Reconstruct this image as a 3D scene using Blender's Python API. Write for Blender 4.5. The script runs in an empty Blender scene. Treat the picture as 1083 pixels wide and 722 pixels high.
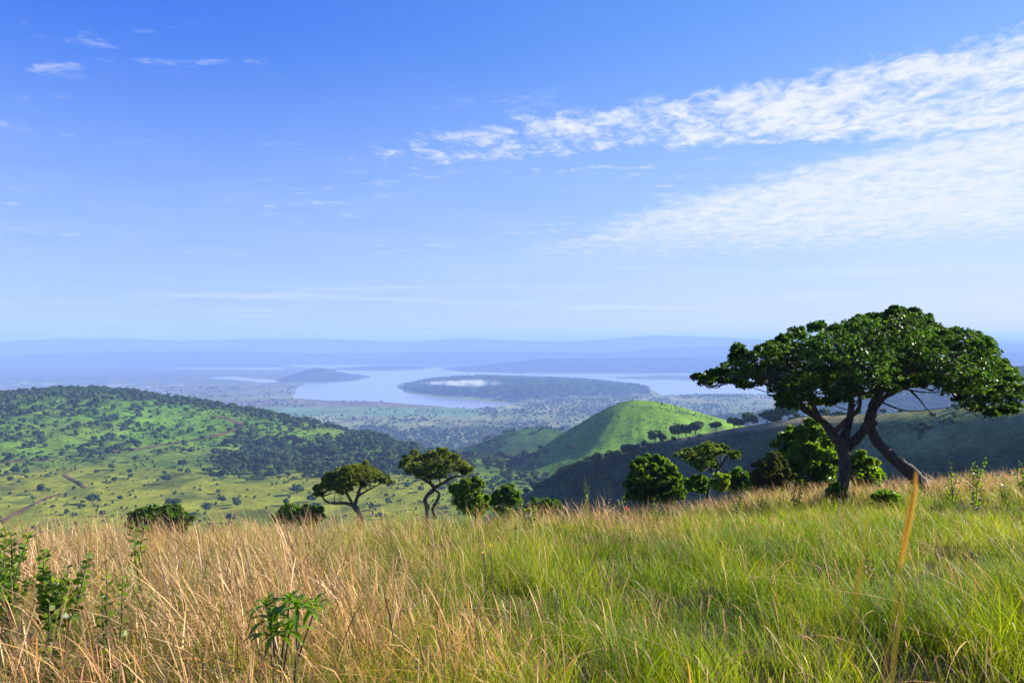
import math, random
import numpy as np
rng = np.random.default_rng(7)
random.seed(7)
FPX = 900.0            # focal length in photo pixels (photo 1083 x 722), camera level at the origin
CU, CV = 541.5, 361.0

def px(u, v, y):       # photo pixel at depth y -> world point
    return np.array([(u-CU)/FPX*y, y, (CV-v)/FPX*y])

# ------------------------------------------------------------------ noise
def _hash(ix, iy, seed):
    h = (ix.astype(np.int64)*374761393 + iy.astype(np.int64)*668265263 + seed*1442695041) & 0xffffffff
    h = ((h ^ (h >> 13))*1274126177) & 0xffffffff
    h = ((h ^ (h >> 16))*2246822519) & 0xffffffff
    return ((h ^ (h >> 15)) & 0xffffff)/float(0xffffff)
def vnoise(x, y, seed=0):
    ix = np.floor(x); iy = np.floor(y)
    fx = x-ix; fy = y-iy
    fx = fx*fx*fx*(fx*(fx*6-15)+10); fy = fy*fy*fy*(fy*(fy*6-15)+10)
    a = _hash(ix, iy, seed); b = _hash(ix+1, iy, seed); c = _hash(ix, iy+1, seed); d = _hash(ix+1, iy+1, seed)
    return (a*(1-fx)+b*fx)*(1-fy)+(c*(1-fx)+d*fx)*fy
def fbm(x, y, oct=4, seed=0):      # about -0.5 .. 0.5
    s = 0; a = 0.5; t = 0
    for o in range(oct):
        s = s+a*(vnoise(x, y, seed+o*17)-0.5); t += a
        c, sn = 0.8, 0.6
        x, y = (x*c-y*sn)*2.03+3.1, (x*sn+y*c)*2.03+1.7
        a *= 0.5
    return s/t
def sstep(a, b, x):
    t = np.clip((x-a)/(b-a), 0, 1)
    return t*t*(3-2*t)
def smax(a, b, k):
    h = np.clip(0.5+0.5*(a-b)/k, 0, 1)
    return b+(a-b)*h+k*h*(1-h)

# ------------------------------------------------------------------ terrain
KX = np.array([-60, -14, -9, -4, 0, 5, 13, 22, 60.])
KC = np.array([.0052, .0052, .0050, .0036, .0027, .0019, .00115, .0010, .0010])
KS = np.array([.086, .086, .088, .089, .091, .093, .093, .090, .088])
KY = np.array([16, 16, 17, 19, 22, 27, 33, 34, 34.])
def knoll(x, y):
    c = np.interp(x, KX, KC); s = np.interp(x, KX, KS)
    yp = np.maximum(y, 0.0); yn = np.maximum(np.minimum(y, 0), -30.0)
    L = (0.205-s)/c; yc = np.interp(x, KX, KY)
    z = -1.75-s*(yp+yn*0.6)-c*yp*yp/(1+yp/L)-.10*.5*(np.sqrt((yp-yc)**2+49)+(yp-yc)-np.sqrt(yc**2+49)+yc)
    near = np.exp(-(x*x+y*y)/60.0**2)
    z = z+near*(fbm(x*.16, y*.16, 3, 5)*.35+fbm(x*.9, y*.9, 2, 9)*.10)*sstep(1, 5, np.hypot(x, y))
    z = z+(1-near)*fbm(x/40., y/40., 4, 3)*5
    z = z-.20*np.maximum(np.abs(x)-70, 0)
    r = np.hypot(x, y)
    return np.maximum(z-300*sstep(400, 2500, r), -330)
def basin(x, y):
    rr = np.hypot(x, y)
    yy = np.where(y > 0, y, 0)
    t = sstep(800, 2150, np.maximum(yy, rr*.6))
    z = -131-168.0*t
    z = z+fbm(x/160., y/160., 4, 21)*7*(1-t)
    return z
H1P = [(-700,440,1560),(-300,428,1520),(-150,424,1470),(0,419,1420),(40,415,1410),(80,412,1400),(130,415,1390),(180,422,1370),(250,432,1330),(330,449,1250),(400,466,1180),(445,480,1120),(500,505,1050),(560,545,1000),(700,600,950)]
H1X = np.array([(u-CU)/FPX*y for u, v, y in H1P]); H1Y = np.array([y for u, v, y in H1P]); H1Z = np.array([-(v-CV)/FPX*y for u, v, y in H1P])
def hill1(x, y):
    zr = np.interp(x, H1X, H1Z); yr = np.interp(x, H1X, H1Y)
    d = yr-y
    sf = np.clip((zr+131)/np.maximum(yr-730, 50), .035, .2)
    front = sf*(np.sqrt(np.maximum(d, 0)**2+60**2)-60)
    back = .30*(np.sqrt(np.minimum(d, 0)**2+50**2)-50)
    n = fbm(x/150., y/200., 5, 31)*34*np.clip((d+40)/160, .18, 1)
    return zr-front-back+n
def hill2(x, y):
    dx = x-145; dy = y-1000
    al = dx*-.30+dy*-.954; pe = dx*.954+dy*-.30
    pe = pe+fbm(al/70.+4, pe*0+1.5, 3, 43)*34*np.clip(al/60, 0, 1)
    A = al*np.where(al > 0, .33, .42); B = pe*np.where(pe < 0, .68, .36)
    q = np.sqrt(A*A+B*B+20**2)-20
    q = q+np.clip(np.abs(pe)-20, 0, 60)*.10*np.clip(al/80, 0, 1)*np.where(pe < 0, 1, 0)
    a = np.arctan2(dy, dx)
    q = q+(fbm(a*5.0+20, q/120., 3, 44))*np.clip(q, 0, 45)*.17
    return -69-q+fbm(x/40., y/40., 5, 41)*6*np.clip(q/12, .25, 1)
def hill2b(x, y):
    dx = x-30; dy = y-1380
    q = np.sqrt((dx*np.where(dx < 0, .38, .2))**2+(dy*.4)**2+12**2)-12
    return -142-q+fbm(x/60., y/60., 4, 47)*8
RS = np.array([-1200, -400, -150, 0, 50, 85, 120, 156, 198, 238, 300, 400.])
RZ = np.array([-40, -8, -17, -25.5, -32, -35, -42, -50, -66, -85, -122, -180.])
def ridge(x, y):
    dx = x-210; dy = y-350
    s = dx*-.864+dy*.503; t = dx*-.503+dy*-.864
    zr = np.interp(s, RS, RZ)
    t = t+6*np.sin(s/37.)+10*fbm(s/70., t*0+3.3, 3, 55)
    rr = np.interp(s, [-150, -20, 60, 130, 300], [75, 60, 24, 13, 10])
    d = np.where(t > 0, .76*(np.sqrt(t*t+rr*rr)-rr), .33*(np.sqrt(t*t+18**2)-18))
    return zr-d+fbm(x/30., y/30., 4, 51)*3.0*np.clip(np.abs(t)/15, .3, 1)
H4P = [(400,500,2700),(640,470,2700),(700,450,2650),(740,443,2600),(800,439,2600),(850,430,2600),(900,424,2600),(960,415,2600),(1030,402,2600),(1083,390,2600),(1250,372,2600),(1600,380,2600)]
H4X = np.array([(u-CU)/FPX*y for u, v, y in H4P]); H4Y = np.array([y for u, v, y in H4P]); H4Z = np.array([-(v-CV)/FPX*y for u, v, y in H4P])
def hill4(x, y):
    zr = np.interp(x, H4X, H4Z); yr = np.interp(x, H4X, H4Y)
    d = np.abs(yr-y)
    return zr-.28*(np.sqrt(d*d+80**2)-80)+fbm(x/160., y/160., 5, 61)*34*np.clip(d/200, .25, 1)
LAKE = [(308,421),(340,423),(400,425),(440,428),(498,432),(518,430.5),(557,427.5),(520,424),(470,420),(432,415),(418,409.5),(424,405),(450,402.5),(520,402),(590,404),(650,408),(690,412),(700,418),(735,417),(860,416),(950,410),(900,398),(800,392),(600,392.5),(545,393),(490,388),(390,386.5),(392,384),(440,382),(400,380),(330,383),(300,386.5),(330,390),(360,393.5),(377,398),(372,402),(345,404.5),(322,404),(312,412)]
LAKE2 = [(222,399.5),(245,397.5),(285,401),(303,403),(283,404.5),(250,402)]
LAKE3 = [(-80,380),(40,378.5),(160,380),(300,381.5),(160,382),(20,381.5)]
LAKE4 = [(150,389),(215,387.5),(300,385),(302,390.5),(262,391.5),(235,390.5)]
BAR = [(655,399.5),(690,397.5),(745,398),(800,400),(745,401.5),(690,401)]
def poly_sd(u, v, P, vs=4.0):   # signed distance to an outline on the map; v stretched
    P = np.array(P, float)*np.array([1, vs]); vv = v*vs
    inside = np.zeros(u.shape, bool); d2 = np.full(u.shape, 1e12)
    n = len(P)
    for i in range(n):
        x1, y1 = P[i]; x2, y2 = P[(i+1) % n]
        ex, ey = x2-x1, y2-y1
        t = np.clip(((u-x1)*ex+(vv-y1)*ey)/(ex*ex+ey*ey+1e-9), 0, 1)
        d2 = np.minimum(d2, (u-x1-t*ex)**2+(vv-y1-t*ey)**2)
        c = ((y1 > vv) != (y2 > vv))
        xi = x1+(vv-y1)*ex/(ey if abs(ey) > 1e-9 else 1e-9)
        inside ^= c & (u < xi)
    d = np.sqrt(d2)
    return np.where(inside, -d, d)
def map_uv(x, y):               # where a point of the plain (z = -300) lies on the traced map
    yy = np.maximum(y, 1.0)
    return CU+x/yy*FPX, CV+300/yy*FPX
def shore(x, y):                # >0 land, <0 water, in map units
    u, v = map_uv(x, y)
    n = fbm(x/260., y/260., 5, 71)
    sd = np.full(x.shape, 400.0)
    m = (y > 1500)
    um, vm = u[m], v[m]
    s = np.minimum(np.minimum(poly_sd(um, vm, LAKE), poly_sd(um, vm, LAKE2)), np.minimum(poly_sd(um, vm, LAKE3), poly_sd(um, vm, LAKE4)))
    s = np.maximum(s, -poly_sd(um, vm, BAR))
    sd[m] = s
    return sd+n*9
ISLE = [  # low hills by the water: traced centre u, base v, half width px, height px
    (320, 402.0, 34, 13, 800), (345, 402.2, 36, 6, 700), (395, 391, 60, 3, 900)]
def plain(x, y, sd):
    z = np.where(sd > 0, -300+np.minimum(sd*.08, 1.5), -300.0+np.maximum(sd*.5, -4))
    # wooded peninsula
    u, v = map_uv(x, y)
    P = [(420,409),(432,414),(470,418.5),(560,423),(690,417),(686,412),(640,407.5),(580,404),(510,402.5),(450,403.5)]
    m = (y > 3500) & (y < 9000) & (u > 380) & (u < 730)
    h = np.zeros(x.shape)
    if m.any():
        q = np.maximum(-poly_sd(u[m], v[m], P), 0)
        top = np.interp(u[m], [420, 450, 480, 520, 600, 650, 690], [8, 34, 52, 58, 52, 44, 40])
        h[m] = top*(1-np.exp(-q/9.0))*(1+.35*fbm(x[m]/300., y[m]/300., 4, 77))
    for (cu, bv, hw, hp, dep) in ISLE:
        yc = 300*FPX/(bv-CV); xc = (cu-CU)/FPX*yc
        a = (x-xc)/(hw/FPX*yc); b = (y-yc-dep*.6)/dep
        r2 = a*a+b*b
        pk = hp/FPX*yc*(1-.55*a*np.sign(a+.0))  if False else hp/FPX*yc
        h = np.maximum(h, pk*np.clip(1-np.sqrt(r2*.9+.02), 0, 1)*(1+.5*fbm(x/400., y/400., 3, 78)))
    return z+h
FAR = [   # far ranges: (depth, depth spread, [(u, v_top)...])
    (9400, 900, [(430,392),(480,389),(540,383),(570,379.5),(640,378.5),(700,377.5),(760,377),(900,374),(1100,372),(1400,374)]),
    (10500, 700, [(-300,389),(60,391),(110,388),(160,385.5),(230,385),(290,385.5),(330,389),(380,392)]),
    (12500, 1000, [(-500,376),(-100,373),(0,376),(120,372),(250,371),(350,374),(520,371),(640,373),(700,367.5),(800,366),(950,366),(1100,364),(1500,368)]),
    (16500, 1500, [(-900,365),(-200,361),(0,360.5),(60,358),(130,357.5),(190,360),(250,358.5),(300,357.5),(360,359),(430,361),(495,357),(540,360),(600,361),(650,358),(694,354.5),(740,356),(820,359),(900,358),(1083,360),(1300,358),(1900,362)]),
]
def far_hills(x, y):
    z = np.full(x.shape, -330.0)
    for i, (yc, w, P) in enumerate(FAR):
        u = CU+x/np.maximum(y, 1)*FPX
        top = (CV-np.interp(u, [p[0] for p in P], [p[1] for p in P]))/FPX*yc
        n = fbm(x/(w*.8), y/(w*.8), 5, 90+i)
        hgt = (top+308)
        prof = np.exp(-((y-yc)/w)**2*1.2)
        zz = -308+hgt*prof*(1+.28*n*np.clip(np.abs(y-yc)/w*2, .25, 1))
        z = np.maximum(z, np.where(y > 3000, zz, -330))
    return z
NAMES = ['ground', 'valley', 'hill', 'hill', 'hill', 'ridge', 'hill', 'plain', 'far_hills']
def terrain(x, y):
    x = np.asarray(x, float); y = np.asarray(y, float)
    sd = shore(x, y)
    b = basin(x, y); p = plain(x, y, sd)
    far = sstep(2050, 2300, np.maximum(y, np.hypot(x, y)*.6))
    base = np.where(far > 0, b*(1-far)+p*far, b)
    comps = [knoll(x, y), base, hill1(x, y), hill2(x, y), hill2b(x, y), ridge(x, y), hill4(x, y)]
    idx = np.argmax(np.stack(comps), 0)
    k = [0, 10, 14, 14, 12, 8, 25]
    z = comps[0]
    for c, kk in zip(comps[1:], k[1:]): z = smax(c, z, kk)
    f = far_hills(x, y)
    idx = np.where((idx == 1) & (far > .5), 7, idx)
    idx = np.where(f > z, 8, idx)
    z = np.where(far > 0, np.maximum(z, f), z)
    return z, idx, sd
def tz(x, y):
    return terrain(np.atleast_1d(np.asarray(x, float)), np.atleast_1d(np.asarray(y, float)))[0]
def cast(u, v, y0=60.0, y1=6000.0, n=1400):   # first hit of a photo pixel's ray with the terrain beyond y0
    ys = np.geomspace(y0, y1, n)
    z = tz((u-CU)/FPX*ys, ys); zr = (CV-v)/FPX*ys
    i = np.argmax(z >= zr)
    if z[i] < zr[i]: i = n-1
    y = ys[i]
    return np.array([(u-CU)/FPX*y, y, z[i]])
#==BPY==
import bpy
from mathutils import Vector
scene = bpy.context.scene
COL = scene.collection

# ------------------------------------------------------------------ mesh + object helpers
def make_mesh(name, V, faces, mats, tint=None, smooth=False, mat_index=None):
    V = np.ascontiguousarray(V, np.float32)
    if isinstance(faces, np.ndarray): faces = [faces]
    faces = [np.asarray(f, np.int32) for f in faces if len(f)]
    me = bpy.data.meshes.new(name)
    me.vertices.add(len(V)); me.vertices.foreach_set('co', V.ravel())
    loops = np.concatenate([f.ravel() for f in faces])
    tot = np.concatenate([np.full(len(f), f.shape[1], np.int32) for f in faces])
    start = np.concatenate([[0], np.cumsum(tot)[:-1]]).astype(np.int32)
    me.loops.add(len(loops)); me.loops.foreach_set('vertex_index', loops)
    me.polygons.add(len(tot)); me.polygons.foreach_set('loop_start', start)
    if smooth: me.polygons.foreach_set('use_smooth', np.ones(len(tot), bool))
    if mat_index is not None: me.polygons.foreach_set('material_index', np.ascontiguousarray(mat_index, np.int32))
    if tint is not None:
        a = me.color_attributes.new('tint', 'FLOAT_COLOR', 'POINT')
        c = np.ones((len(V), 4), np.float32); c[:, :3] = tint
        a.data.foreach_set('color', c.ravel())
    for m in (mats if isinstance(mats, (list, tuple)) else [mats]): me.materials.append(m)
    me.update(calc_edges=True)
    return me
def link(name, me, parent=None, loc=(0, 0, 0)):
    o = bpy.data.objects.new(name, me); COL.objects.link(o)
    o.location = loc
    if parent is not None: o.parent = parent
    return o
def tag(o, label=None, cat=None, group=None, kind=None):
    if label: o['label'] = label
    if cat: o['category'] = cat
    if group: o['group'] = group
    if kind: o['kind'] = kind
    return o
def thing(name, label, cat, loc, group=None):
    o = bpy.data.objects.new(name, None); COL.objects.link(o); o.location = loc
    o.empty_display_size = .1
    return tag(o, label, cat, group)

# ------------------------------------------------------------------ materials
def new_mat(name):
    m = bpy.data.materials.new(name); m.use_nodes = True
    nt = m.node_tree; nt.nodes.clear()
    out = nt.nodes.new('ShaderNodeOutputMaterial')
    return m, nt, out
def N(nt, t, **kw):
    n = nt.nodes.new(t)
    for k, v in kw.items(): setattr(n, k, v)
    return n
def leaf_mat(name, col, trans=.4, rough=.45, spec=.35, tcol=None, vary=False):
    m, nt, out = new_mat(name)
    at = N(nt, 'ShaderNodeAttribute', attribute_name='tint')
    mul = N(nt, 'ShaderNodeMix', data_type='RGBA', blend_type='MULTIPLY'); mul.inputs[0].default_value = 1
    nt.links.new(at.outputs['Color'], mul.inputs[6]); mul.inputs[7].default_value = (*col, 1)
    p = N(nt, 'ShaderNodeBsdfPrincipled'); p.inputs['Roughness'].default_value = rough
    p.inputs['Specular IOR Level'].default_value = spec
    nt.links.new(mul.outputs[2], p.inputs['Base Color'])
    if vary:
        oi = N(nt, 'ShaderNodeObjectInfo'); hs = N(nt, 'ShaderNodeHueSaturation')
        for q, (a_, b_) in (('Hue', (.47, .515)), ('Value', (.65, 1.45))):
            mr_ = N(nt, 'ShaderNodeMapRange'); mr_.inputs[3].default_value = a_; mr_.inputs[4].default_value = b_
            nt.links.new(oi.outputs['Random'], mr_.inputs[0]); nt.links.new(mr_.outputs[0], hs.inputs[q])
        nt.links.new(mul.outputs[2], hs.inputs['Color']); nt.links.new(hs.outputs[0], p.inputs['Base Color'])
    tr = N(nt, 'ShaderNodeBsdfTranslucent')
    tm = N(nt, 'ShaderNodeMix', data_type='RGBA', blend_type='MULTIPLY'); tm.inputs[0].default_value = 1
    nt.links.new(at.outputs['Color'], tm.inputs[6]); tm.inputs[7].default_value = (*(tcol or (col[0]*1.6, col[1]*1.5, col[2]*.7)), 1)
    nt.links.new(tm.outputs[2], tr.inputs['Color'])
    mx = N(nt, 'ShaderNodeMixShader'); mx.inputs[0].default_value = trans
    nt.links.new(p.outputs[0], mx.inputs[1]); nt.links.new(tr.outputs[0], mx.inputs[2])
    nt.links.new(mx.outputs[0], out.inputs[0])
    return m
def bark_mat(name, c1, c2, scale=9):
    m, nt, out = new_mat(name)
    tc = N(nt, 'ShaderNodeTexCoord'); mp = N(nt, 'ShaderNodeMapping'); mp.inputs['Scale'].default_value = (1, 1, .3)
    nt.links.new(tc.outputs['Object'], mp.inputs[0])
    no = N(nt, 'ShaderNodeTexNoise'); no.inputs['Scale'].default_value = scale; no.inputs['Detail'].default_value = 6; no.inputs['Roughness'].default_value = .7
    nt.links.new(mp.outputs[0], no.inputs[0])
    cr = N(nt, 'ShaderNodeValToRGB'); cr.color_ramp.elements[0].position = .35; cr.color_ramp.elements[1].position = .7
    cr.color_ramp.elements[0].color = (*c1, 1); cr.color_ramp.elements[1].color = (*c2, 1)
    nt.links.new(no.outputs[0], cr.inputs[0])
    p = N(nt, 'ShaderNodeBsdfPrincipled'); p.inputs['Roughness'].default_value = .85; p.inputs['Specular IOR Level'].default_value = .25
    nt.links.new(cr.outputs[0], p.inputs['Base Color'])
    b = N(nt, 'ShaderNodeBump'); b.inputs['Strength'].default_value = .9; b.inputs['Distance'].default_value = .04
    nt.links.new(no.outputs[0], b.inputs['Height']); nt.links.new(b.outputs[0], p.inputs['Normal'])
    nt.links.new(p.outputs[0], out.inputs[0])
    return m
def terrain_mat(name, scales=(.05, .4), amt=.55, bump=0.0):
    m, nt, out = new_mat(name)
    at = N(nt, 'ShaderNodeAttribute', attribute_name='tint')
    tc = N(nt, 'ShaderNodeTexCoord')
    cur = at.outputs['Color']
    for i, s in enumerate(scales):
        no = N(nt, 'ShaderNodeTexNoise'); no.inputs['Scale'].default_value = s; no.inputs['Detail'].default_value = 5; no.inputs['Roughness'].default_value = .65
        nt.links.new(tc.outputs['Object'], no.inputs[0])
        mr = N(nt, 'ShaderNodeMapRange'); mr.inputs[1].default_value = .3; mr.inputs[2].default_value = .7
        mr.inputs[3].default_value = 1-amt; mr.inputs[4].default_value = 1+amt
        nt.links.new(no.outputs[0], mr.inputs[0])
        mu = N(nt, 'ShaderNodeMix', data_type='RGBA', blend_type='MULTIPLY'); mu.inputs[0].default_value = 1
        nt.links.new(cur, mu.inputs[6]); nt.links.new(mr.outputs[0], mu.inputs[7]); cur = mu.outputs[2]
    p = N(nt, 'ShaderNodeBsdfPrincipled'); p.inputs['Roughness'].default_value = 1; p.inputs['Specular IOR Level'].default_value = 0
    nt.links.new(cur, p.inputs['Base Color'])
    if bump:
        b = N(nt, 'ShaderNodeBump'); b.inputs['Strength'].default_value = .5; b.inputs['Distance'].default_value = bump
        nt.links.new(no.outputs[0], b.inputs['Height']); nt.links.new(b.outputs[0], p.inputs['Normal'])
    nt.links.new(p.outputs[0], out.inputs[0])
    return m
M = {}
M['ground'] = terrain_mat('soil_and_thatch', (.9, 14.), .5, .03)
M['land'] = terrain_mat('grass_slopes', (.03, .2, .8), .36, 1.0)
M['far'] = terrain_mat('distant_land', (.004, .02), .35)
M['bark'] = bark_mat('dark_bark', (.022, .018, .016), (.125, .098, .08), 9)
M['bark_pale'] = bark_mat('grey_bark', (.04, .033, .028), (.17, .14, .12), 7)
M['leaf_big'] = leaf_mat('glossy_dark_leaf', (.046, .100, .015), .38, .5, .25)
M['leaf_mid'] = leaf_mat('olive_leaf', (.090, .128, .018), .42, .5)
M['leaf_green'] = leaf_mat('bright_green_leaf', (.095, .175, .013), .5, .42)
M['leaf_far'] = leaf_mat('savanna_foliage', (.034, .066, .017), .24, .7, .1, vary=True)
M['grass_green'] = leaf_mat('green_grass_blades', (.110, .188, .006), .42, .48, .2, (.24, .34, .005))
M['grass_dry'] = leaf_mat('dry_grass_stems', (.54, .385, .195), .34, .5, .2, (.62, .42, .17))
M['stalk'] = leaf_mat('amber_grass_stalk', (.62, .40, .06), .45, .6, .1, (.75, .47, .06))
M['petal_red'] = leaf_mat('red_petals', (.45, .012, .02), .3)
M['petal_yellow'] = leaf_mat('yellow_petals', (.75, .5, .02), .3)
M['brown_dead'] = leaf_mat('dead_brown_stems', (.20, .11, .06), .2)

# ------------------------------------------------------------------ terrain sheets
fine = np.linspace(-.70, .70, 1000)
coarse = np.linspace(.70, 2*math.pi-.70, 90)[1:-1]
ang = np.concatenate([fine, coarse]); nA = len(ang)
rad = np.concatenate([[.25], np.geomspace(.8, 60, 230)[:-1], np.geomspace(60, 4200, 460)[:-1], np.geomspace(4200, 41000, 190)]); nR = len(rad)
AA, RR = np.meshgrid(ang, rad)
TX = (np.sin(AA)*RR).ravel(); TY = (np.cos(AA)*RR).ravel()
TZ, TI, TSD = terrain(TX, TY)
def mixc(a, b, t):
    t = np.clip(t, 0, 1)[:, None]
    return np.asarray(a)*(1-t)+np.asarray(b)*t
tint = np.zeros((len(TX), 3))
n1 = fbm(TX/90., TY/120., 4, 101); n2 = fbm(TX/28., TY/40., 3, 103); n3 = fbm(TX/420., TY/600., 4, 105)
GREEN = (.070, .155, .015); YEL = (.185, .200, .018); OLIVE = (.110, .150, .022); BRIGHT = (.120, .220, .012); DARK = (.030, .058, .016); TAN = (.36, .28, .14)
# ground near the viewer
m = TI == 0
tint[m] = mixc((.050, .046, .020), (.075, .058, .032), .5+n2[m]*1.5)
far_k = m & (np.hypot(TX, TY) > 45); tint[far_k] = mixc(GREEN, OLIVE, .5+n1[far_k]*2)
# valley floor and left hill
m = (TI == 1) | (TI == 2)
c = mixc(GREEN, OLIVE, .35+n1[m]*2.6)
c = mixc(0, 1, np.zeros(m.sum()))+c
yl = sstep(930, 790, TY[m]+n1[m]*220)*sstep(40, -120, TX[m]+n2[m]*60)
c = mixc(c, YEL, yl); c = mixc(c, DARK, sstep(.06, .26, n2[m]+.5*n1[m])*.55)
c = mixc(c, BRIGHT, sstep(.10, .26, n3[m]+.3*n1[m])*.35*(1-yl))
tint[m] = c
m = (TI == 3)
c = mixc(BRIGHT, GREEN, sstep(-.12, .2, n1[m]+n2[m]*.7)*.7); tint[m] = mixc(c, DARK, sstep(.12, .28, n2[m])*.5)
m = (TI == 4); tint[m] = mixc(GREEN, DARK, .5+n2[m])
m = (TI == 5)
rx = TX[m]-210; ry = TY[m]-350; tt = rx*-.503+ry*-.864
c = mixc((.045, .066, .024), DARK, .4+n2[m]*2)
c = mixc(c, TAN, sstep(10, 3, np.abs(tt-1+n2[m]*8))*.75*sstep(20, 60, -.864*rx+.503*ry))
c = mixc(c, (.15, .185, .06), sstep(52, 26, tt+n2[m]*40)*.85*sstep(90, 30, -.864*rx+.503*ry)); tint[m] = c  # upper right crest paler green: sunlight on it put into the grass colour
m = (TI == 6); tint[m] = mixc(DARK, (.05, .085, .025), .4+n1[m]*2)
m = (TI == 7) | (TI == 8)
u7, v7 = map_uv(TX[m], TY[m])
a1 = fbm(TX[m]/230., TY[m]/420., 5, 111); a2 = fbm(TX[m]/60., TY[m]/110., 3, 113)
c = mixc((.14, .17, .06), (.24, .225, .11), .5+a1*2.4)
c = mixc(c, (.05, .085, .035), sstep(.0, .16, a2+a1*.6)*.75)
c = mixc(c, (.10, .20, .085), sstep(429, 432, v7+a1*5)*sstep(443, 438, v7+a1*5)*sstep(560, 480, u7)*.8)
c = mixc(c, (.13, .10, .085), sstep(421, 423.5, v7+a1*3)*sstep(431, 428.5, v7+a1*3)*sstep(520, 470, u7)*.85)
c = mixc(c, (.115, .11, .10), sstep(423, 415, v7+a1*3)*.6*sstep(380, 330, u7))
pal = sstep(.10, .20, fbm(TX[m]/70., TY[m]/160., 4, 117))*sstep(400, 405, v7)*sstep(418, 412, v7)*sstep(240, 130, u7)
c = mixc(c, (.55, .50, .40), pal*.8)
c = mixc(c, (.075, .085, .06), sstep(5200, 6800, TY[m])*.75)
hgt = TZ[m]+300
c = mixc(c, (.024, .042, .024), sstep(.8, 5, hgt))
tint[m] = c
ii = np.arange(nR-1)[:, None]*nA; jj = np.arange(nA)[None, :]; jn = (jj+1) % nA
Q = np.stack([ii+jj, ii+jn, ii+nA+jn, ii+nA+jj], -1).reshape(-1, 4)[:, ::-1]
qi = TI[Q].max(1); qi = np.where((TI[Q] == 0).all(1), 0, qi)
V3 = np.stack([TX, TY, TZ], 1)
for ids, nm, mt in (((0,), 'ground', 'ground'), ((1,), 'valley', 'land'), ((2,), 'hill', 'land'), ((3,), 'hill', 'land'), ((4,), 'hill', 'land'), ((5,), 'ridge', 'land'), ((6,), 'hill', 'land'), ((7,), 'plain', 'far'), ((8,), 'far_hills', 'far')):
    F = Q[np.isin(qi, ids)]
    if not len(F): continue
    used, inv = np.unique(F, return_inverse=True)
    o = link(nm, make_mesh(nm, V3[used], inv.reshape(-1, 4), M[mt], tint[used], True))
    tag(o, kind='structure')
# lake: a sheet one metre under the shore line
m, nt, out = new_mat('still_lake_water')
p = N(nt, 'ShaderNodeBsdfPrincipled'); p.inputs['Base Color'].default_value = (.24, .25, .26, 1); p.inputs['Roughness'].default_value = .16
p.inputs['IOR'].default_value = 1.33
tc = N(nt, 'ShaderNodeTexCoord'); no = N(nt, 'ShaderNodeTexNoise'); no.inputs['Scale'].default_value = .02; no.inputs['Detail'].default_value = 4
nt.links.new(tc.outputs['Object'], no.inputs[0]); b = N(nt, 'ShaderNodeBump'); b.inputs['Strength'].default_value = .12; b.inputs['Distance'].default_value = .5
nt.links.new(no.outputs[0], b.inputs['Height']); nt.links.new(b.outputs[0], p.inputs['Normal']); nt.links.new(p.outputs[0], out.inputs[0])
la = np.linspace(-.72, .72, 60); lr = np.geomspace(2600, 15000, 40)
LA, LR = np.meshgrid(la, lr)
LV = np.stack([np.sin(LA)*LR, np.cos(LA)*LR, np.full(LA.shape, -300.6)], -1).reshape(-1, 3)
ii = np.arange(39)[:, None]*60; jj = np.arange(59)[None, :]
LQ = np.stack([ii+jj, ii+jj+1, ii+61+jj, ii+60+jj], -1).reshape(-1, 4)[:, ::-1]
tag(link('lake', make_mesh('lake', LV, LQ, m, None, True)), kind='structure')

# ------------------------------------------------------------------ foliage building blocks
def unit(a): return a/np.maximum(np.linalg.norm(a, axis=-1, keepdims=True), 1e-9)
def rand_dirs(n, zmin=-1.0, r=rng):
    z = r.uniform(zmin, 1, n); a = r.uniform(0, 2*math.pi, n); s = np.sqrt(1-z*z)
    return np.stack([s*np.cos(a), s*np.sin(a), z], 1)
def leaves(base, d, L, W, r=rng, fold=.18, droop=.12):
    n = len(base)
    side = unit(np.cross(d, rand_dirs(n, r=r)))
    nrm = np.cross(side, d)
    L = np.asarray(L)*np.ones(n); W = np.asarray(W)*np.ones(n)
    tip = base+d*L[:, None]; tip[:, 2] -= droop*L
    mid = base+d*(L*.55)[:, None]
    a = mid+side*(W/2)[:, None]+nrm*(fold*W)[:, None]; b = mid-side*(W/2)[:, None]+nrm*(fold*W)[:, None]
    V = np.stack([base, a, tip, b], 1).reshape(-1, 3)
    F = np.arange(4*n).reshape(n, 4)
    return V, F
def crown_leaves(lobes, n_ros, n_leaf, L, W, r, tints, zmin=-.35, inner=.55):
    """lobes: rows (x, y, z, rx, ry, rz)."""
    lobes = np.asarray(lobes, float)
    k = len(lobes)
    D = rand_dirs(k*n_ros, zmin, r); rr = r.uniform(inner, 1.05, k*n_ros)
    ctr = np.repeat(lobes[:, :3], n_ros, 0)+D*np.repeat(lobes[:, 3:], n_ros, 0)*rr[:, None]
    C = np.repeat(ctr, n_leaf, 0); O = np.repeat(D, n_leaf, 0)
    d = unit(O*.55+rand_dirs(len(C), -.6, r)*.85)
    sz = r.uniform(.65, 1.25, len(C))
    V, F = leaves(C, d, L*sz, W*sz, r)
    t = np.repeat(r.uniform(.70, 1.30, k), n_ros*n_leaf)*r.uniform(.75, 1.3, len(C))
    pick = np.asarray(tints)[r.integers(0, len(tints), len(C))]
    T = np.repeat(pick*t[:, None], 4, 0)
    return V, F, T
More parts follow.
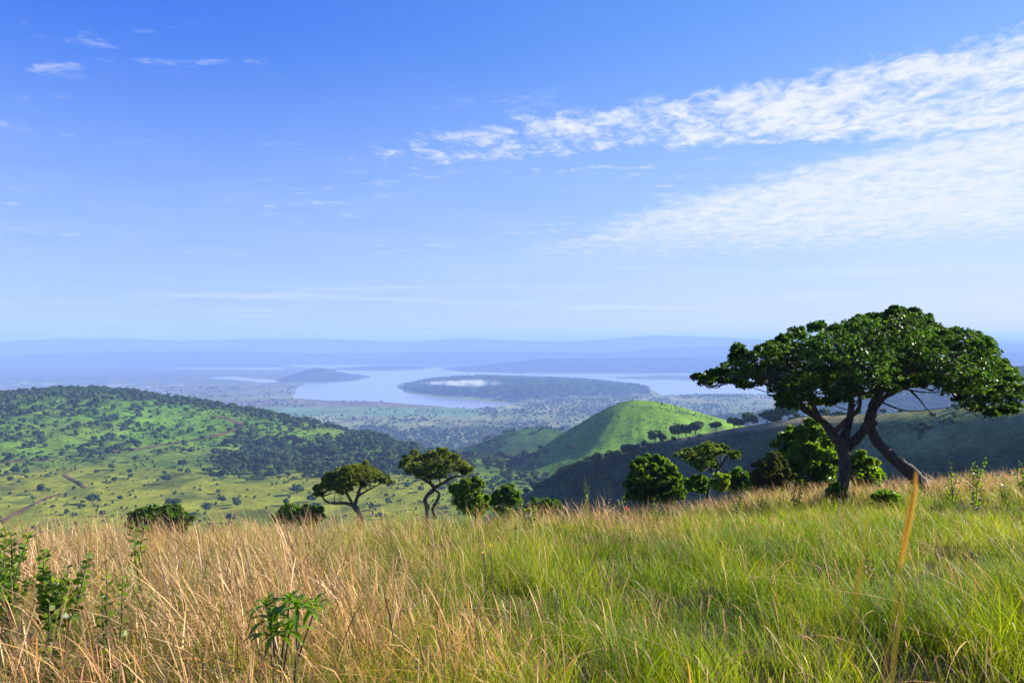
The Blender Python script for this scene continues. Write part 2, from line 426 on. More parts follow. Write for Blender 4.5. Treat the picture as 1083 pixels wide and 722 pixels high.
def catmull(P, R, per=6):
    P = np.asarray(P, float); R = np.asarray(R, float)
    Q = np.vstack([2*P[0]-P[1], P, 2*P[-1]-P[-2]])
    o = []; rr = []
    for i in range(1, len(Q)-2):
        for t in np.linspace(0, 1, per, endpoint=False):
            a, b, c, d = Q[i-1], Q[i], Q[i+1], Q[i+2]
            o.append(.5*((2*b)+(c-a)*t+(2*a-5*b+4*c-d)*t*t+(3*b-a-3*c+d)*t**3)); rr.append(R[i-1]*(1-t)+R[i]*t)
    o.append(P[-1]); rr.append(R[-1])
    return np.array(o), np.array(rr)
def tube(P, R, sides=8, per=6, r=rng, rough=.12, off=0):
    P, R = catmull(P, R, per)
    T = unit(np.gradient(P, axis=0))
    up = np.array([.3, .9, .2]); V = []
    for i in range(len(P)):
        a = unit(np.cross(T[i], up)); b = np.cross(T[i], a); up = unit(np.cross(a, T[i]))
        th = np.arange(sides)*2*math.pi/sides
        rad_ = R[i]*(1+rough*r.normal(size=sides)*.6+rough*np.sin(th*3+i*.35))
        V.append(P[i]+np.outer(np.cos(th)*rad_, a)+np.outer(np.sin(th)*rad_, b))
    V.append(P[-1][None]+T[-1]*R[-1]); V = np.vstack(V)
    n = len(P); ii = np.arange(n-1)[:, None]*sides; j = np.arange(sides)[None]; jn = (j+1) % sides
    F = np.stack([ii+j, ii+jn, ii+sides+jn, ii+sides+j], -1).reshape(-1, 4)
    top = np.stack([(n-1)*sides+np.arange(sides), (n-1)*sides+(np.arange(sides)+1) % sides, np.full(sides, n*sides)], 1)
    return V, F+off, top+off
def tubes_obj(name, chains, mat, parent, sides=8, r=rng, rough=.12, per=6):
    Vs, Fs, Ts, off = [], [], [], 0
    for P, R in chains:
        V, F, T = tube(P, R, sides, per, r, rough, off); off += len(V)
        Vs.append(V); Fs.append(F); Ts.append(T)
    return link(name, make_mesh(name, np.vstack(Vs), [np.vstack(Fs), np.vstack(Ts)], mat, None, True), parent)
def poly_in(u, v, P):
    return poly_sd(np.atleast_1d(np.asarray(u, float)), np.atleast_1d(np.asarray(v, float)), P, 1.0)

def build_tree(name, label, cat, y0, base_uv, trunks, limbs, outline, n_lobes, lobe_r, leaf, dens, mats, tints, depth=.8, seed=1, group=None, twig=.012, base_z=None, flat=.62, part_names=None, inner=.55, lvar=(.7, 1.15), sprig=.30):
    """Everything traced in photo pixels at depth y0, then given real depth (dy in metres)."""
    r = np.random.default_rng(seed)
    bx = (base_uv[0]-CU)/FPX*y0
    bz = float(tz(bx, y0)[0]) if base_z is None else base_z
    root = thing(name, label, cat, (bx, y0, bz), group)
    O = np.array([bx, y0, bz])
    k = y0/FPX
    def W(p): return px(p[0], p[1], y0+(p[2] if len(p) > 2 else 0))-O
    chains = []
    for i, tr in enumerate(trunks):
        P = [W(p) for p in tr]; R = [p[3] for p in tr]
        if i == 0 or (part_names and part_names[i] == 'leaning_trunk'):
            P[0][2] = min(P[0][2], -.05); P.insert(0, P[0]+np.array([0, 0, -.35])); R.insert(0, R[0]*1.35)
        chains.append((P, R))
        tubes_obj((part_names or ['trunk']*9)[i], [(P, R)], mats[0], root, 10, r, .10)
    for lb in limbs:
        P = [W(p) for p in lb]; R = [p[3] for p in lb]
        chains.append((P, R)); tubes_obj('branch', [(P, R)], mats[0], root, 7, r, .10)
    # crown lobes inside the outline, flattened, spread in depth
    U = np.array([p[0] for p in outline]); Vv = np.array([p[1] for p in outline])
    uc = (U.min()+U.max())/2; hw = (U.max()-U.min())/2; lobes = []
    tries = 0; best = None
    while len(lobes) < n_lobes and tries < 20000:
        tries += 1
        u = r.uniform(U.min(), U.max()); v = r.uniform(Vv.min(), Vv.max())
        sd = -poly_in(u, v, outline)[0]*k      # metres inside
        sd += (float(vnoise(np.array([u*k/1.1+seed]), np.array([v*k/.8]), seed)[0])-.62)*.85*lobe_r
        if sd < .10*lobe_r: continue
        rl = min(lobe_r*r.uniform(*lvar), max(sd+.10*lobe_r, lobe_r*.34))
        if lobes and tries < 9000:
            dd = min(math.hypot((u-q[6])*k, (v-q[7])*k*1.2) for q in lobes[-(n_lobes//2):])
            if dd < .40*lobe_r: continue
        e = math.sqrt(max(0, 1-((u-uc)/hw)**2*.85))
        dy = r.uniform(-1, 1)*hw*k*depth*e
        # a dome: lobes towards front and back sit lower, so allow only those within the outline
        lobes.append((*(W((u, v, dy))), rl, rl, rl*flat, u, v))
    core = list(lobes)
    for q in core:
        if r.uniform() < sprig:
            a_ = r.uniform(0, math.pi); rr_ = q[3]*r.uniform(.8, 1.35); s_ = q[3]*r.uniform(.22, .5)
            lobes.append((q[0]+math.cos(a_)*rr_, q[1]+r.normal()*.4*rr_, q[2]+math.sin(a_)*rr_*.8, s_, s_, s_*.8))
    lobes = [q[:6] for q in lobes]
    V, F, T = crown_leaves(lobes, dens[0], dens[1], leaf[0], leaf[1], r, tints, -.45, inner)
    # twigs join every lobe to the nearest limb
    chains = [c for c in chains if len(c[0]) != 4 or c[1][0] > .045]
    pts = np.vstack([catmull(P, R, 5)[0] for P, R in chains]); prd = np.concatenate([catmull(P, R, 5)[1] for P, R in chains])
    tw = []; zlow = min(q[2] for q in lobes)-.9
    for L in lobes:
        c = np.array(L[:3]); d = np.linalg.norm(pts-c, axis=1)+np.maximum(pts[:, 2]-c[2], 0)*1.5+np.maximum(zlow-pts[:, 2], 0)*6
        j = int(np.argmin(d)); p0 = pts[j]
        if np.linalg.norm(c-p0) < .1 or np.linalg.norm(c-p0) > 3.2: continue
        mid = (p0+c)/2+r.normal(size=3)*.10*np.linalg.norm(c-p0)+np.array([0, 0, -.06*np.linalg.norm(c-p0)])
        if r.uniform() < .12: continue
        tw.append(([p0, mid, c+np.array([0, 0, L[5]*.3])], [min(prd[j]*.55, twig*2.6), twig*1.6, twig*.5]))
    FQ, FT, n0, nl = [F], [], len(V), len(F)
    VV, TT = [V], [T]
    for P, R in tw:
        a, b, c = tube(P, R, 5, 4, r, .08, n0); n0 += len(a); VV.append(a); TT.append(np.ones((len(a), 3))); FQ.append(b); FT.append(c)
    FQ = np.vstack(FQ); FT = np.vstack(FT) if FT else np.zeros((0, 3), int)
    mi = np.concatenate([np.zeros(nl, int), np.ones(len(FQ)-nl+len(FT), int)])
    link('crown', make_mesh('crown', np.vstack(VV), [FQ, FT], [mats[1], mats[0]], np.vstack(TT), False, mi), root)
    return root

# ------------------------------------------------------------------ the large tree on the crest
YB = 30.0
DG = [(1, 1, 1), (.85, .95, 1.0), (1.25, 1.2, .8), (.7, .85, .95), (1.7, 1.55, .7)]
big_out = [(728,405),(734,395),(748,387),(766,376),(782,367),(800,361),(822,355),(838,349),(862,347),(884,341),(902,333),(925,329),(948,327),(972,329),(992,335),(1004,346),(1022,350),(1042,357),(1056,367),(1068,380),(1079,397),(1088,414),(1082,432),(1066,440),(1050,438),(1034,432),(1018,424),(1003,418),(985,418),(968,422),(950,420),(930,416),(912,422),(896,428),(880,426),(864,430),(846,434),(828,430),(812,424),(803,412),(785,411),(768,416),(748,420),(738,416)]
build_tree('large_tree', 'large dark green umbrella-shaped tree with a second leaning trunk on the grassy crest', 'tree', YB, (890, 520),
    trunks=[[(889,522,0,.25),(892,505,0,.20),(893,488,0,.195),(892,474,0,.21),(890,466,0,.19)],
            [(984,531,-.3,.30),(975,515,-.3,.27),(963,499,-.2,.235),(950,488,-.1,.20),(938,478,0,.185),(928,467,0,.17),(923,455,0,.16),(924,446,0,.13)]],
    part_names=['trunk', 'leaning_trunk'],
    limbs=[[(889,470,0,.19),(880,458,0,.16),(870,446,.1,.13),(857,437,.2,.115),(842,427,.3,.095),(826,421,.3,.06),(812,417,.2,.035)],
           [(891,468,0,.17),(896,455,.2,.15),(899,440,.5,.13),(900,424,.8,.10),(897,408,1.1,.075),(890,392,1.5,.05)],
           [(894,474,0,.19),(908,462,-.1,.165),(916,451,-.2,.155),(921,438,-.2,.18),(926,424,-.2,.15),(932,411,-.3,.12),(938,396,-.5,.09),(946,376,-.8,.06)],
           [(870,446,.1,.10),(862,433,-.6,.085),(858,418,-1.3,.065),(850,400,-2.0,.045)],
           [(857,437,.2,.08),(836,414,.6,.06),(815,404,.9,.05),(790,399,1.0,.035),(765,404,.6,.025),(750,410,.3,.015)],
           [(926,424,-.2,.09),(944,416,.4,.07),(962,407,1.0,.06),(985,404,1.4,.065),(1010,402,1.4,.045),(1040,405,1.0,.03)],
           [(922,436,-.2,.10),(934,422,-.9,.07),(948,406,-1.7,.055),(966,392,-2.4,.04),(995,392,-2.8,.035)],
           [(880,458,0,.10),(896,444,-.8,.085),(908,432,-1.6,.07),(910,415,-2.4,.05)],
           [(1000,404,1.4,.04),(1010,420,1.3,.035),(1022,432,1.2,.028),(1044,446,1.2,.012)],
           [(962,412,1.0,.04),(972,422,.9,.03),(980,432,.8,.02),(988,440,.8,.010)],
           [(842,427,.3,.03),(832,430,.2,.025),(826,427,.2,.018),(820,430,.2,.010)]],
    outline=big_out, n_lobes=260, lobe_r=.66, leaf=(.128, .076), dens=(50, 7), mats=(M['bark'], M['leaf_big']), tints=DG, depth=.78, seed=11, flat=.5, sprig=.15)

# ------------------------------------------------------------------ the middle-distance trees behind the crest
OL = [(1, 1, 1), (1.3, 1.05, .7), (.75, .85, .9), (1.5, 1.25, .6)]
GR = [(1, 1, 1), (.7, .8, .9), (1.35, 1.2, .8)]
YA = 62.0
build_tree('flat_topped_tree', 'small flat-topped olive tree with a bare limb stretching sideways just behind the dry grass', 'tree', YA, (382, 548),
    trunks=[[(383,556,0,.28),(381,547,0,.23),(377,538,0,.20),(373,533,0,.20)]],
    limbs=[[(374,534,0,.15),(366,532,0,.12),(354,532,.1,.10),(345,530,.2,.085),(340,524,.3,.06),(334,520,.3,.03)],
           [(375,535,0,.16),(378,525,.1,.12),(381,516,.3,.10),(388,510,.5,.07),(396,506,.7,.04)],
           [(373,533,0,.13),(368,524,-.4,.10),(362,515,-.7,.07),(357,507,-.9,.04)],
           [(378,525,.1,.08),(386,520,-.6,.07),(397,514,-1,.05),(408,508,-1.2,.03)]],
    outline=[(330,524),(333,514),(342,505),(352,498),(364,493),(378,490),(392,492),(404,498),(413,505),(417,513),(410,516),(398,514),(386,516),(374,518),(362,520),(350,518),(342,520),(340,528),(333,531)],
    n_lobes=85, lobe_r=.72, leaf=(.19, .115), dens=(32, 6), mats=(M['bark_pale'], M['leaf_mid']), tints=OL, depth=.8, seed=21)
YT = 66.0
build_tree('flat_topped_tree', 'tall flat-topped olive tree with a twisted forked trunk behind the dry grass', 'tree', YT, (457, 545),
    trunks=[[(455,552,0,.24),(452,540,0,.20),(450,529,0,.19),(454,522,.1,.17),(459,517,.1,.16),(456,511,.1,.15),(450,506,.1,.13)],
            [(461,548,.3,.18),(458,538,.2,.15),(462,530,0,.14),(465,522,0,.13),(460,517,0,.13)]],
    part_names=['trunk', 'trunk'],
    limbs=[[(455,511,.1,.12),(448,507,.1,.10),(442,503,.3,.07),(435,496,.5,.04)],
           [(459,516,.1,.12),(468,511,0,.11),(476,506,-.2,.10),(484,503,-.4,.07),(494,506,-.6,.04),(503,509,-.8,.02)],
           [(466,512,0,.08),(464,503,.6,.06),(460,494,1,.04)],
           [(458,514,.1,.09),(454,503,-.8,.06),(452,494,-1.2,.04)]],
    outline=[(424,494),(428,486),(437,480),(450,478),(466,478),(480,481),(492,484),(500,490),(501,497),(492,501),(480,502),(468,505),(458,508),(448,503),(437,502),(428,499)],
    n_lobes=80, lobe_r=.70, leaf=(.19, .115), dens=(32, 6), mats=(M['bark_pale'], M['leaf_mid']), tints=OL, depth=.85, seed=22)
def bushy(name, label, cat, y0, base, outline, n, lr, leaf, dens, mat, tints, seed, trunks=None, limbs=None, group=None, depth=.8, bark='bark'):
    u, v = base
    q = (v-min(p[1] for p in outline))*.62/32; g = q*y0/FPX*9
    t = trunks or [[(u, v, 0, .11*g), (u+2*q, v-10*q, 0, .085*g), (u+1*q, v-22*q, .1*q, .06*g), (u+3*q, v-32*q, .1*q, .03*g)]]
    l = limbs if limbs is not None else [[(u+1*q, v-10*q, 0, .06*g), (u-7*q, v-20*q, -.3*q, .04*g), (u-11*q, v-28*q, -.4*q, .02*g)], [(u+2*q, v-14*q, 0, .06*g), (u+10*q, v-22*q, .4*q, .04*g), (u+14*q, v-30*q, .5*q, .02*g)]]
    leaf = (leaf[0]*.92, leaf[1]*.92); n = int(n*1.1); lr = lr*.82; dens = (int(dens[0]*.95), dens[1]+1)
    return build_tree(name, label, cat, y0, base, t, l, outline, n, lr, leaf, dens, (M[bark], M[mat]), tints, depth, seed, group, inner=.5, flat=.75, lvar=(.3, .95), sprig=.6)
bushy('young_tree', 'bright green broad-leaved young tree beside the twisted flat-topped tree', 'tree', 60, (503, 552),
      [(478,520),(480,512),(488,505),(498,503),(508,506),(515,513),(517,522),(520,532),(522,545),(512,548),(500,546),(488,544),(481,534)], 42, .55, (.26, .17), (20, 5), 'leaf_green', GR, 23,
      trunks=[[(503,556,0,.14),(504,540,0,.12),(503,530,0,.10),(504,518,0,.05)]], limbs=[[(503,532,0,.06),(496,524,.2,.05),(490,516,.3,.03)], [(503,530,0,.06),(510,522,-.3,.04),(512,514,-.3,.02)]])
bushy('bush', 'rounded green bush just right of the bright young tree at the grass edge', 'bush', 58, (538, 556),
      [(521,530),(524,518),(532,513),(542,513),(550,519),(553,528),(551,540),(546,550),(530,552),(523,542)], 34, .5, (.22, .14), (20, 5), 'leaf_green', [(.6, .7, .8), (.5, .6, .8), (.9, .9, .7)], 24)
bushy('bush', 'dense leafy bush with backlit leaves left of the umbrella-shaped bush, at the grass edge', 'bush', 47, (697, 532),
      [(661,520),(663,503),(672,490),(684,482),(697,481),(708,485),(713,496),(721,506),(723,518),(722,530),(700,534),(678,532),(664,530)], 75, .5, (.23, .15), (26, 6), 'leaf_green', [(.55, .65, .7), (.45, .55, .7), (1.2, 1.1, .8)], 25)
build_tree('umbrella_tree', 'small dark umbrella-shaped tree with layered arching branches in front of the shaded ridge', 'tree', 52, (748, 522),
    trunks=[[(746,528,0,.14),(750,514,0,.11),(756,503,0,.09),(762,494,0,.07)]],
    limbs=[[(756,503,0,.07),(748,492,.2,.06),(738,484,.3,.04),(722,482,.4,.02)], [(762,494,0,.06),(756,481,0,.05),(752,473,0,.03)], [(762,494,0,.06),(768,484,-.3,.05),(775,478,-.4,.03),(783,483,-.4,.015)]],
    outline=[(712,484),(716,476),(726,473),(738,468),(750,466),(762,468),(772,471),(780,476),(786,485),(779,484),(770,480),(762,482),(756,486),(757,495),(748,497),(742,503),(738,497),(730,492),(720,491)],
    n_lobes=50, lobe_r=.45, leaf=(.18, .11), dens=(22, 5), mats=(M['bark'], M['leaf_mid']), tints=[(.7, .9, .9), (.6, .75, .8), (1.1, 1.1, .7)], depth=.8, seed=26, flat=.45)
bushy('bush', 'small yellow-leaved bush under the umbrella-shaped bush', 'bush', 49, (759, 522), [(749,510),(753,502),(760,500),(768,503),(771,510),(768,518),(756,520),(750,516)], 14, .35, (.16, .11), (20, 5), 'leaf_green', [(2.2, 1.5, .5), (1.6, 1.3, .6), (1, 1, .8)], 27)
bushy('bush', 'low dark green bush right of the small yellow bush', 'bush', 50, (783, 522), [(770,516),(771,503),(776,495),(784,494),(791,500),(798,507),(800,517),(786,521),(774,520)], 30, .45, (.17, .11), (20, 5), 'leaf_green', [(.55, .75, .9), (.45, .6, .8), (.8, .9, .8)], 28)
bushy('bush', 'tall bright-topped leafy bush behind the upright trunk of the large tree', 'bush', 44, (862, 522),
      [(812,500),(814,482),(820,466),(832,455),(846,447),(860,446),(872,452),(880,462),(886,478),(890,500),(890,520),(868,524),(840,520),(822,512)], 105, .55, (.24, .16), (24, 6), 'leaf_green', [(.95, 1, .8), (.6, .7, .7), (1.3, 1.2, .8)], 29)
bushy('bush', 'greyish brown-green bush with small leaves left of the tall bright-topped bush', 'bush', 42, (820, 522),
      [(796,508),(798,492),(804,482),(814,476),(826,480),(836,490),(844,502),(846,516),(830,522),(808,520)], 55, .45, (.13, .08), (26, 6), 'leaf_mid', [(.8, .75, 1), (.6, .6, .8), (1, .9, .9)], 30)
bushy('bush', 'low lime green bush showing to the right of the upright trunk', 'bush', 40, (912, 514),
      [(897,500),(899,484),(906,480),(914,484),(922,490),(930,498),(936,506),(930,512),(912,516),(900,512)], 40, .42, (.2, .14), (22, 6), 'leaf_green', [(1.2, 1.15, .7), (.9, 1, .8), (1.5, 1.3, .6)], 31)
bushy('bush', 'small leafy green bush at the foot of the upright trunk', 'bush', 28.6, (884, 530), [(874,524),(877,514),(884,511),(891,515),(894,523),(889,529),(878,529)], 16, .22, (.13, .085), (14, 5), 'leaf_green', [(.7, .85, .8), (.5, .7, .8), (1, 1, .8)], 32)
bushy('bush', 'low broad-leaved bush beside the foot of the leaning trunk', 'bush', 25, (938, 545), [(922,537),(926,527),(935,522),(946,523),(954,528),(960,536),(952,544),(932,545)], 26, .3, (.15, .095), (14, 5), 'leaf_green', [(.75, .9, .8), (.55, .75, .8), (1, 1, .8)], 33)
bushy('bush', 'dark green bush clump rising behind the dry grass at the valley edge', 'bush', 70, (168, 572), [(136,556),(140,543),(150,537),(164,535),(180,534),(196,538),(206,547),(208,558),(196,566),(160,568),(142,566)], 70, .8, (.25, .16), (24, 5), 'leaf_green', [(.55, .65, .7), (.4, .55, .7), (.95, .95, .7)], 34)
bushy('bush', 'wide low green bush left of the foot of the limb-stretching flat-topped tree', 'bush', 66, (318, 560), [(284,552),(290,542),(304,536),(318,534),(332,535),(344,541),(350,550),(330,558),(300,558)], 44, .7, (.24, .15), (22, 5), 'leaf_green', [(.6, .7, .7), (.45, .6, .7), (.9, .9, .7)], 35)

bushy('bush', 'low loose bush filling the gap between the dense leafy bush and the small yellow bush', 'bush', 53, (733, 524), [(716,518),(720,508),(728,503),(738,502),(747,507),(750,516),(746,522),(722,523)], 26, .42, (.18, .12), (22, 5), 'leaf_green', [(.8, .9, .8), (.6, .75, .8), (1.2, 1.1, .7)], 36)
bushy('bush', 'low straggling bush along the grass edge below the greyish brown-green bush', 'bush', 43, (806, 522), [(788,518),(794,508),(806,505),(818,508),(826,514),(822,521),(800,522)], 24, .36, (.15, .10), (20, 5), 'leaf_green', [(.9, .95, .8), (.7, .8, .8)], 37)
bushy('bush', 'dark rounded bush at the grass edge below the wooded lower end of the ridge', 'bush', 72, (575, 548), [(556,542),(560,530),(570,525),(582,526),(592,533),(596,542),(584,548),(564,548)], 30, .6, (.22, .14), (20, 5), 'leaf_green', [(.55, .7, .8), (.45, .6, .8)], 38)

# ------------------------------------------------------------------ trees of the valley and the hills
def far_tree_mesh(R, H, nq, r, flat=.7, trunk=True):
    cz = H-R*flat
    D = rand_dirs(nq, -.75, r)
    lob = unit(r.normal(size=(6, 3)))*np.array([.55, .55, .3])
    c = lob[r.integers(0, 6, nq)]*R
    P = c+D*np.array([R*.62, R*.62, R*flat*.72])*r.uniform(.7, 1.05, nq)[:, None]
    P[:, 2] += cz
    nrm = unit(D+r.normal(size=(nq, 3))*.35)
    a = unit(np.cross(nrm, rand_dirs(nq, r=r))); b = np.cross(nrm, a)
    s = R*(2.6/math.sqrt(nq))*r.uniform(.7, 1.3, nq)[:, None]
    V = np.stack([P-a*s-b*s*.7, P+a*s*.8-b*s, P+a*s+b*s*.8, P-a*s*.7+b*s], 1).reshape(-1, 3)
    F = np.arange(4*nq).reshape(nq, 4)
    T = np.repeat(r.uniform(.65, 1.35, nq), 4)[:, None]*np.array([1, 1, 1.])
    if not trunk: return V, F, T, np.zeros(len(F), int)
    Vt, Ft, Tt = tube([(0, 0, -.6), (0.05*R, 0, cz*.5), (-.05*R, .02*R, cz+R*.2)], [.09*R, .07*R, .04*R], 5, 2, r, .05, len(V))
    return np.vstack([V, Vt]), [F, Ft, Tt], np.vstack([T, np.ones((len(Vt), 3))]), np.concatenate([np.zeros(len(F), int), np.ones(len(Ft)+len(Tt), int)])
r_far = np.random.default_rng(99)
VAR = []
for i in range(12):
    kind = i % 4
    R = [2.6, 2.2, 3.2, 1.8][kind]; H = [5.2, 5.0, 5.4, 3.6][kind]; fl = [.75, .9, .42, .85][kind]
    V, F, T, mi = far_tree_mesh(R, H, 210, r_far, fl)
    VAR.append((kind, make_mesh(['savanna_tree', 'savanna_tree', 'acacia', 'bush'][kind], V, F, [M['leaf_far'], M['bark']], T, False, mi)))
def visible(X, Y, Zt):        # is the top of a tree seen from the camera?
    ok = np.ones(len(X), bool)
    for f in np.geomspace(.004, .985, 110):
        yy = Y*f; m = yy > 5
        if not m.any(): continue
        z = tz(X[m]*f, yy[m])
        g = np.where(yy[m] < 40, .6, 0)
        ok[m] &= (z+g) <= Zt[m]*f
    return ok
r = np.random.default_rng(5)
def density_left(u, v, x, y):
    n = fbm(x/75., y/110., 4, 201); n4 = fbm(x/200., y/260., 3, 203)
    d = .10+np.clip(n+.08, 0, .4)*1.5
    d = np.where((u < 150) & (v < 480), d*1.35+.06, d)
    # skyline band of the left hill
    crest = np.interp(u, [0, 80, 130, 180, 250, 330, 400, 445], [419, 412, 415, 422, 432, 449, 466, 480])
    d = d+.85*sstep(8, 2, v-crest)*sstep(20, 70, u)*sstep(430, 400, u)
    # dark wood on the right flank
    w = sstep(26, 8, np.abs(v-(478+(u-320)*.06))+12*n)*sstep(225, 270, u)*sstep(470, 420, u)
    d = d+.62*w
    d = d+.45*sstep(24, 8, np.abs(v-494+8*n))*sstep(180, 260, u)*sstep(520, 440, u)
    # open meadows
    for (cu, cv, a, b) in ((325, 466, 24, 7), (350, 458, 40, 5), (225, 450, 38, 16), (405, 477, 28, 4), (180, 517, 90, 9)):
        d = d*(1-.92*np.exp(-((u-cu)/a)**2-((v-cv)/b)**2))
    d = np.where(v > 506, d*.45, d)
    return d
def gather(n, xr, yr, dens, hill_ids, hgt=5.0):
    X = r.uniform(xr[0], xr[1], n); Y = np.sqrt(r.uniform(yr[0]**2, yr[1]**2, n))
    Z, I, _ = terrain(X, Y)
    u = CU+X/Y*FPX; v = CV-Z/Y*FPX
    k = np.isin(I, hill_ids) & (u > -60) & (u < 1143)
    X, Y, Z, u, v = X[k], Y[k], Z[k], u[k], v[k]
    k = r.uniform(size=len(X)) < dens(u, v, X, Y)
    X, Y, Z, u, v = X[k], Y[k], Z[k], u[k], v[k]
    k = visible(X, Y, Z+hgt*.7)
    return X[k], Y[k], Z[k], u[k], v[k]
X, Y, Z, u, v = gather(12500, (-980, 60), (560, 1560), density_left, (1, 2))
S = r.uniform(.6, 1.6, len(X))**1.2*np.where(v < 440, 1.05, 1)*np.where((u > 230) & (v > 455) & (v < 505), 1.25, 1)
kinds = r.choice(4, len(X), p=[.38, .24, .14, .24])
app = S*np.array([5.2, 5, 5.4, 3.6])[kinds]/Y
order = np.argsort(-app)
# the ones that show largest become things of their own
def far_label(kind, u, v):
    if v > 500: return ['small round tree scattered over the yellow-green valley floor', 'small round tree scattered over the yellow-green valley floor', 'small flat-topped acacia scattered over the yellow-green valley floor', 'low bush scattered over the yellow-green valley floor'][kind], 'on the valley floor'
    if u > 215 and v > 452: return ['dark green tree in the wood on the flank of the broad hill', 'dark green tree in the wood on the flank of the broad hill', 'flat-topped acacia in the wood on the flank of the broad hill', 'dark green bush in the wood on the flank of the broad hill'][kind], 'in the wood on the flank of the broad hill'
    return ['dark green tree dotted over the open slope of the broad hill', 'dark green tree dotted over the open slope of the broad hill', 'flat-topped acacia dotted over the open slope of the broad hill', 'dark green bush dotted over the open slope of the broad hill'][kind], 'on the slope of the broad hill'
NM = ['savanna_tree', 'savanna_tree', 'acacia', 'bush']; CT = ['tree', 'tree', 'tree', 'bush']; PL = ['round trees ', 'round trees ', 'acacias ', 'bushes ']
single = order[:300]; rest = order[300:]
for i in single:
    k = int(kinds[i]); cand = [me for kk, me in VAR if kk == k]
    o = link(NM[k], cand[int(r.integers(len(cand)))], None, (X[i], Y[i], Z[i]))
    o.rotation_euler = (0, 0, r.uniform(0, 6.28)); s = S[i]; o.scale = (s*r.uniform(.85, 1.2), s*r.uniform(.85, 1.2), s)
    lb, gr = far_label(k, u[i], v[i]); tag(o, lb, CT[k], PL[k]+gr)
def mass(name, X, Y, Z, S, nq, mat, R=2.5, H=5.0, flat=.75, nvar=10, seed=1, squash=None):
    q = np.random.default_rng(seed); Vs, Fs, Ts, off = [], [], [], 0
    which = q.integers(0, nvar, len(X))
    for k in range(nvar):
        V, F, T, _ = far_tree_mesh(R, H, nq, q, flat, False)
        j = np.where(which == k)[0]
        if not len(j): continue
        a = q.uniform(0, 6.28, len(j)); ca, sa = np.cos(a), np.sin(a)
        P = np.stack([V[None, :, 0]*ca[:, None]-V[None, :, 1]*sa[:, None], V[None, :, 0]*sa[:, None]+V[None, :, 1]*ca[:, None], np.repeat(V[None, :, 2], len(j), 0)], -1)
        P = P*S[j][:, None, None]+np.stack([X[j], Y[j], Z[j]], 1)[:, None, :]
        Vs.append(P.reshape(-1, 3)); Fs.append((F[None]+(np.arange(len(j))*len(V))[:, None, None]).reshape(-1, 4)+off)
        Ts.append((T[None]*q.uniform(.6, 1.5, len(j))[:, None, None]*(1+q.uniform(-.25, .35, len(j))[:, None, None]*np.array([1., .3, 0]))).reshape(-1, 3)); off += len(j)*len(V)
    return tag(link(name, make_mesh(name, np.vstack(Vs), np.vstack(Fs), mat, np.vstack(Ts))), kind='stuff')
j = rest
mass('hillside_woodland', X[j], Y[j], Z[j]-.3, S[j]*np.array([1, .95, 1, .7])[kinds[j]], 70, M['leaf_far'], seed=3)
# scrub: tiny bushes that mottle the slopes
Xs, Ys, Zs, us, vs = gather(26000, (-980, 60), (560, 1560), lambda u, v, x, y: .22+np.clip(fbm(x/50., y/60., 3, 211), -.2, .4), (1, 2), 1.5)
mass('scrub', Xs, Ys, Zs-.2, r.uniform(.25, .5, len(Xs)), 26, M['leaf_far'], seed=4)
# cone-shaped hill, the lower slopes beside it
def density_cone(u, v, x, y):
    n = fbm(x/60., y/60., 4, 221)
    d = np.clip(n-.02, 0, .3)*1.0
    d = d*np.where((u > 610) & (v < 480), .1, 1)*np.where(v < 446, 0, 1)
    d = d+.35*sstep(.02, .2, n)*sstep(476, 492, v)
    d = np.where(u > 545, d, d*1.2+.1)
    return d
Xc, Yc, Zc, uc, vc = gather(5200, (-60, 330), (640, 1420), density_cone, (3, 4, 1))
Sc = r.uniform(.6, 1.4, len(Xc)); oc = np.argsort(-Sc/Yc)
for i in oc[:90]:
    k = 3 if r.uniform() < .5 else 0; cand = [me for kk, me in VAR if kk == k]
    o = link(NM[k], cand[int(r.integers(len(cand)))], None, (Xc[i], Yc[i], Zc[i]-.2)); o.rotation_euler = (0, 0, r.uniform(0, 6.28)); s = Sc[i]*(1.4 if k == 3 else 1); o.scale = (s, s, s)
    tag(o, ['dark green tree on the lower slope of the cone-shaped green hill', 0, 0, 'dark bush on the lower slope of the cone-shaped green hill'][k], CT[k], PL[k]+'below the cone-shaped hill')
mass('hillside_scrub', Xc[oc[90:]], Yc[oc[90:]], Zc[oc[90:]]-.3, Sc[oc[90:]], 60, M['leaf_far'], seed=6)
Xt, Yt, Zt, ut, vt = gather(5000, (-40, 330), (720, 1080), lambda u, v, x, y: .16+np.clip(fbm(x/30., y/30., 3, 227), -.25, .4)*1.3, (3,), 1.5)
mass('hill_scrub', Xt, Yt, Zt-.3, r.uniform(.14, .32, len(Xt)), 18, M['leaf_far'], seed=12)
# individual trees seen on the cone hill
for (uu, vv, s, k, lb) in ((603, 478, 1.5, 0, 'lone leafy tree halfway up the shaded flank of the cone-shaped hill'), (521, 491, 1.35, 0, 'dark round tree on the lit grass shoulder left of the cone-shaped hill')):
    p = cast(uu, vv, 500); o = link('savanna_tree', VAR[k][1], None, tuple(p)); o.scale = (s, s, s*1.2); tag(o, lb, 'tree')
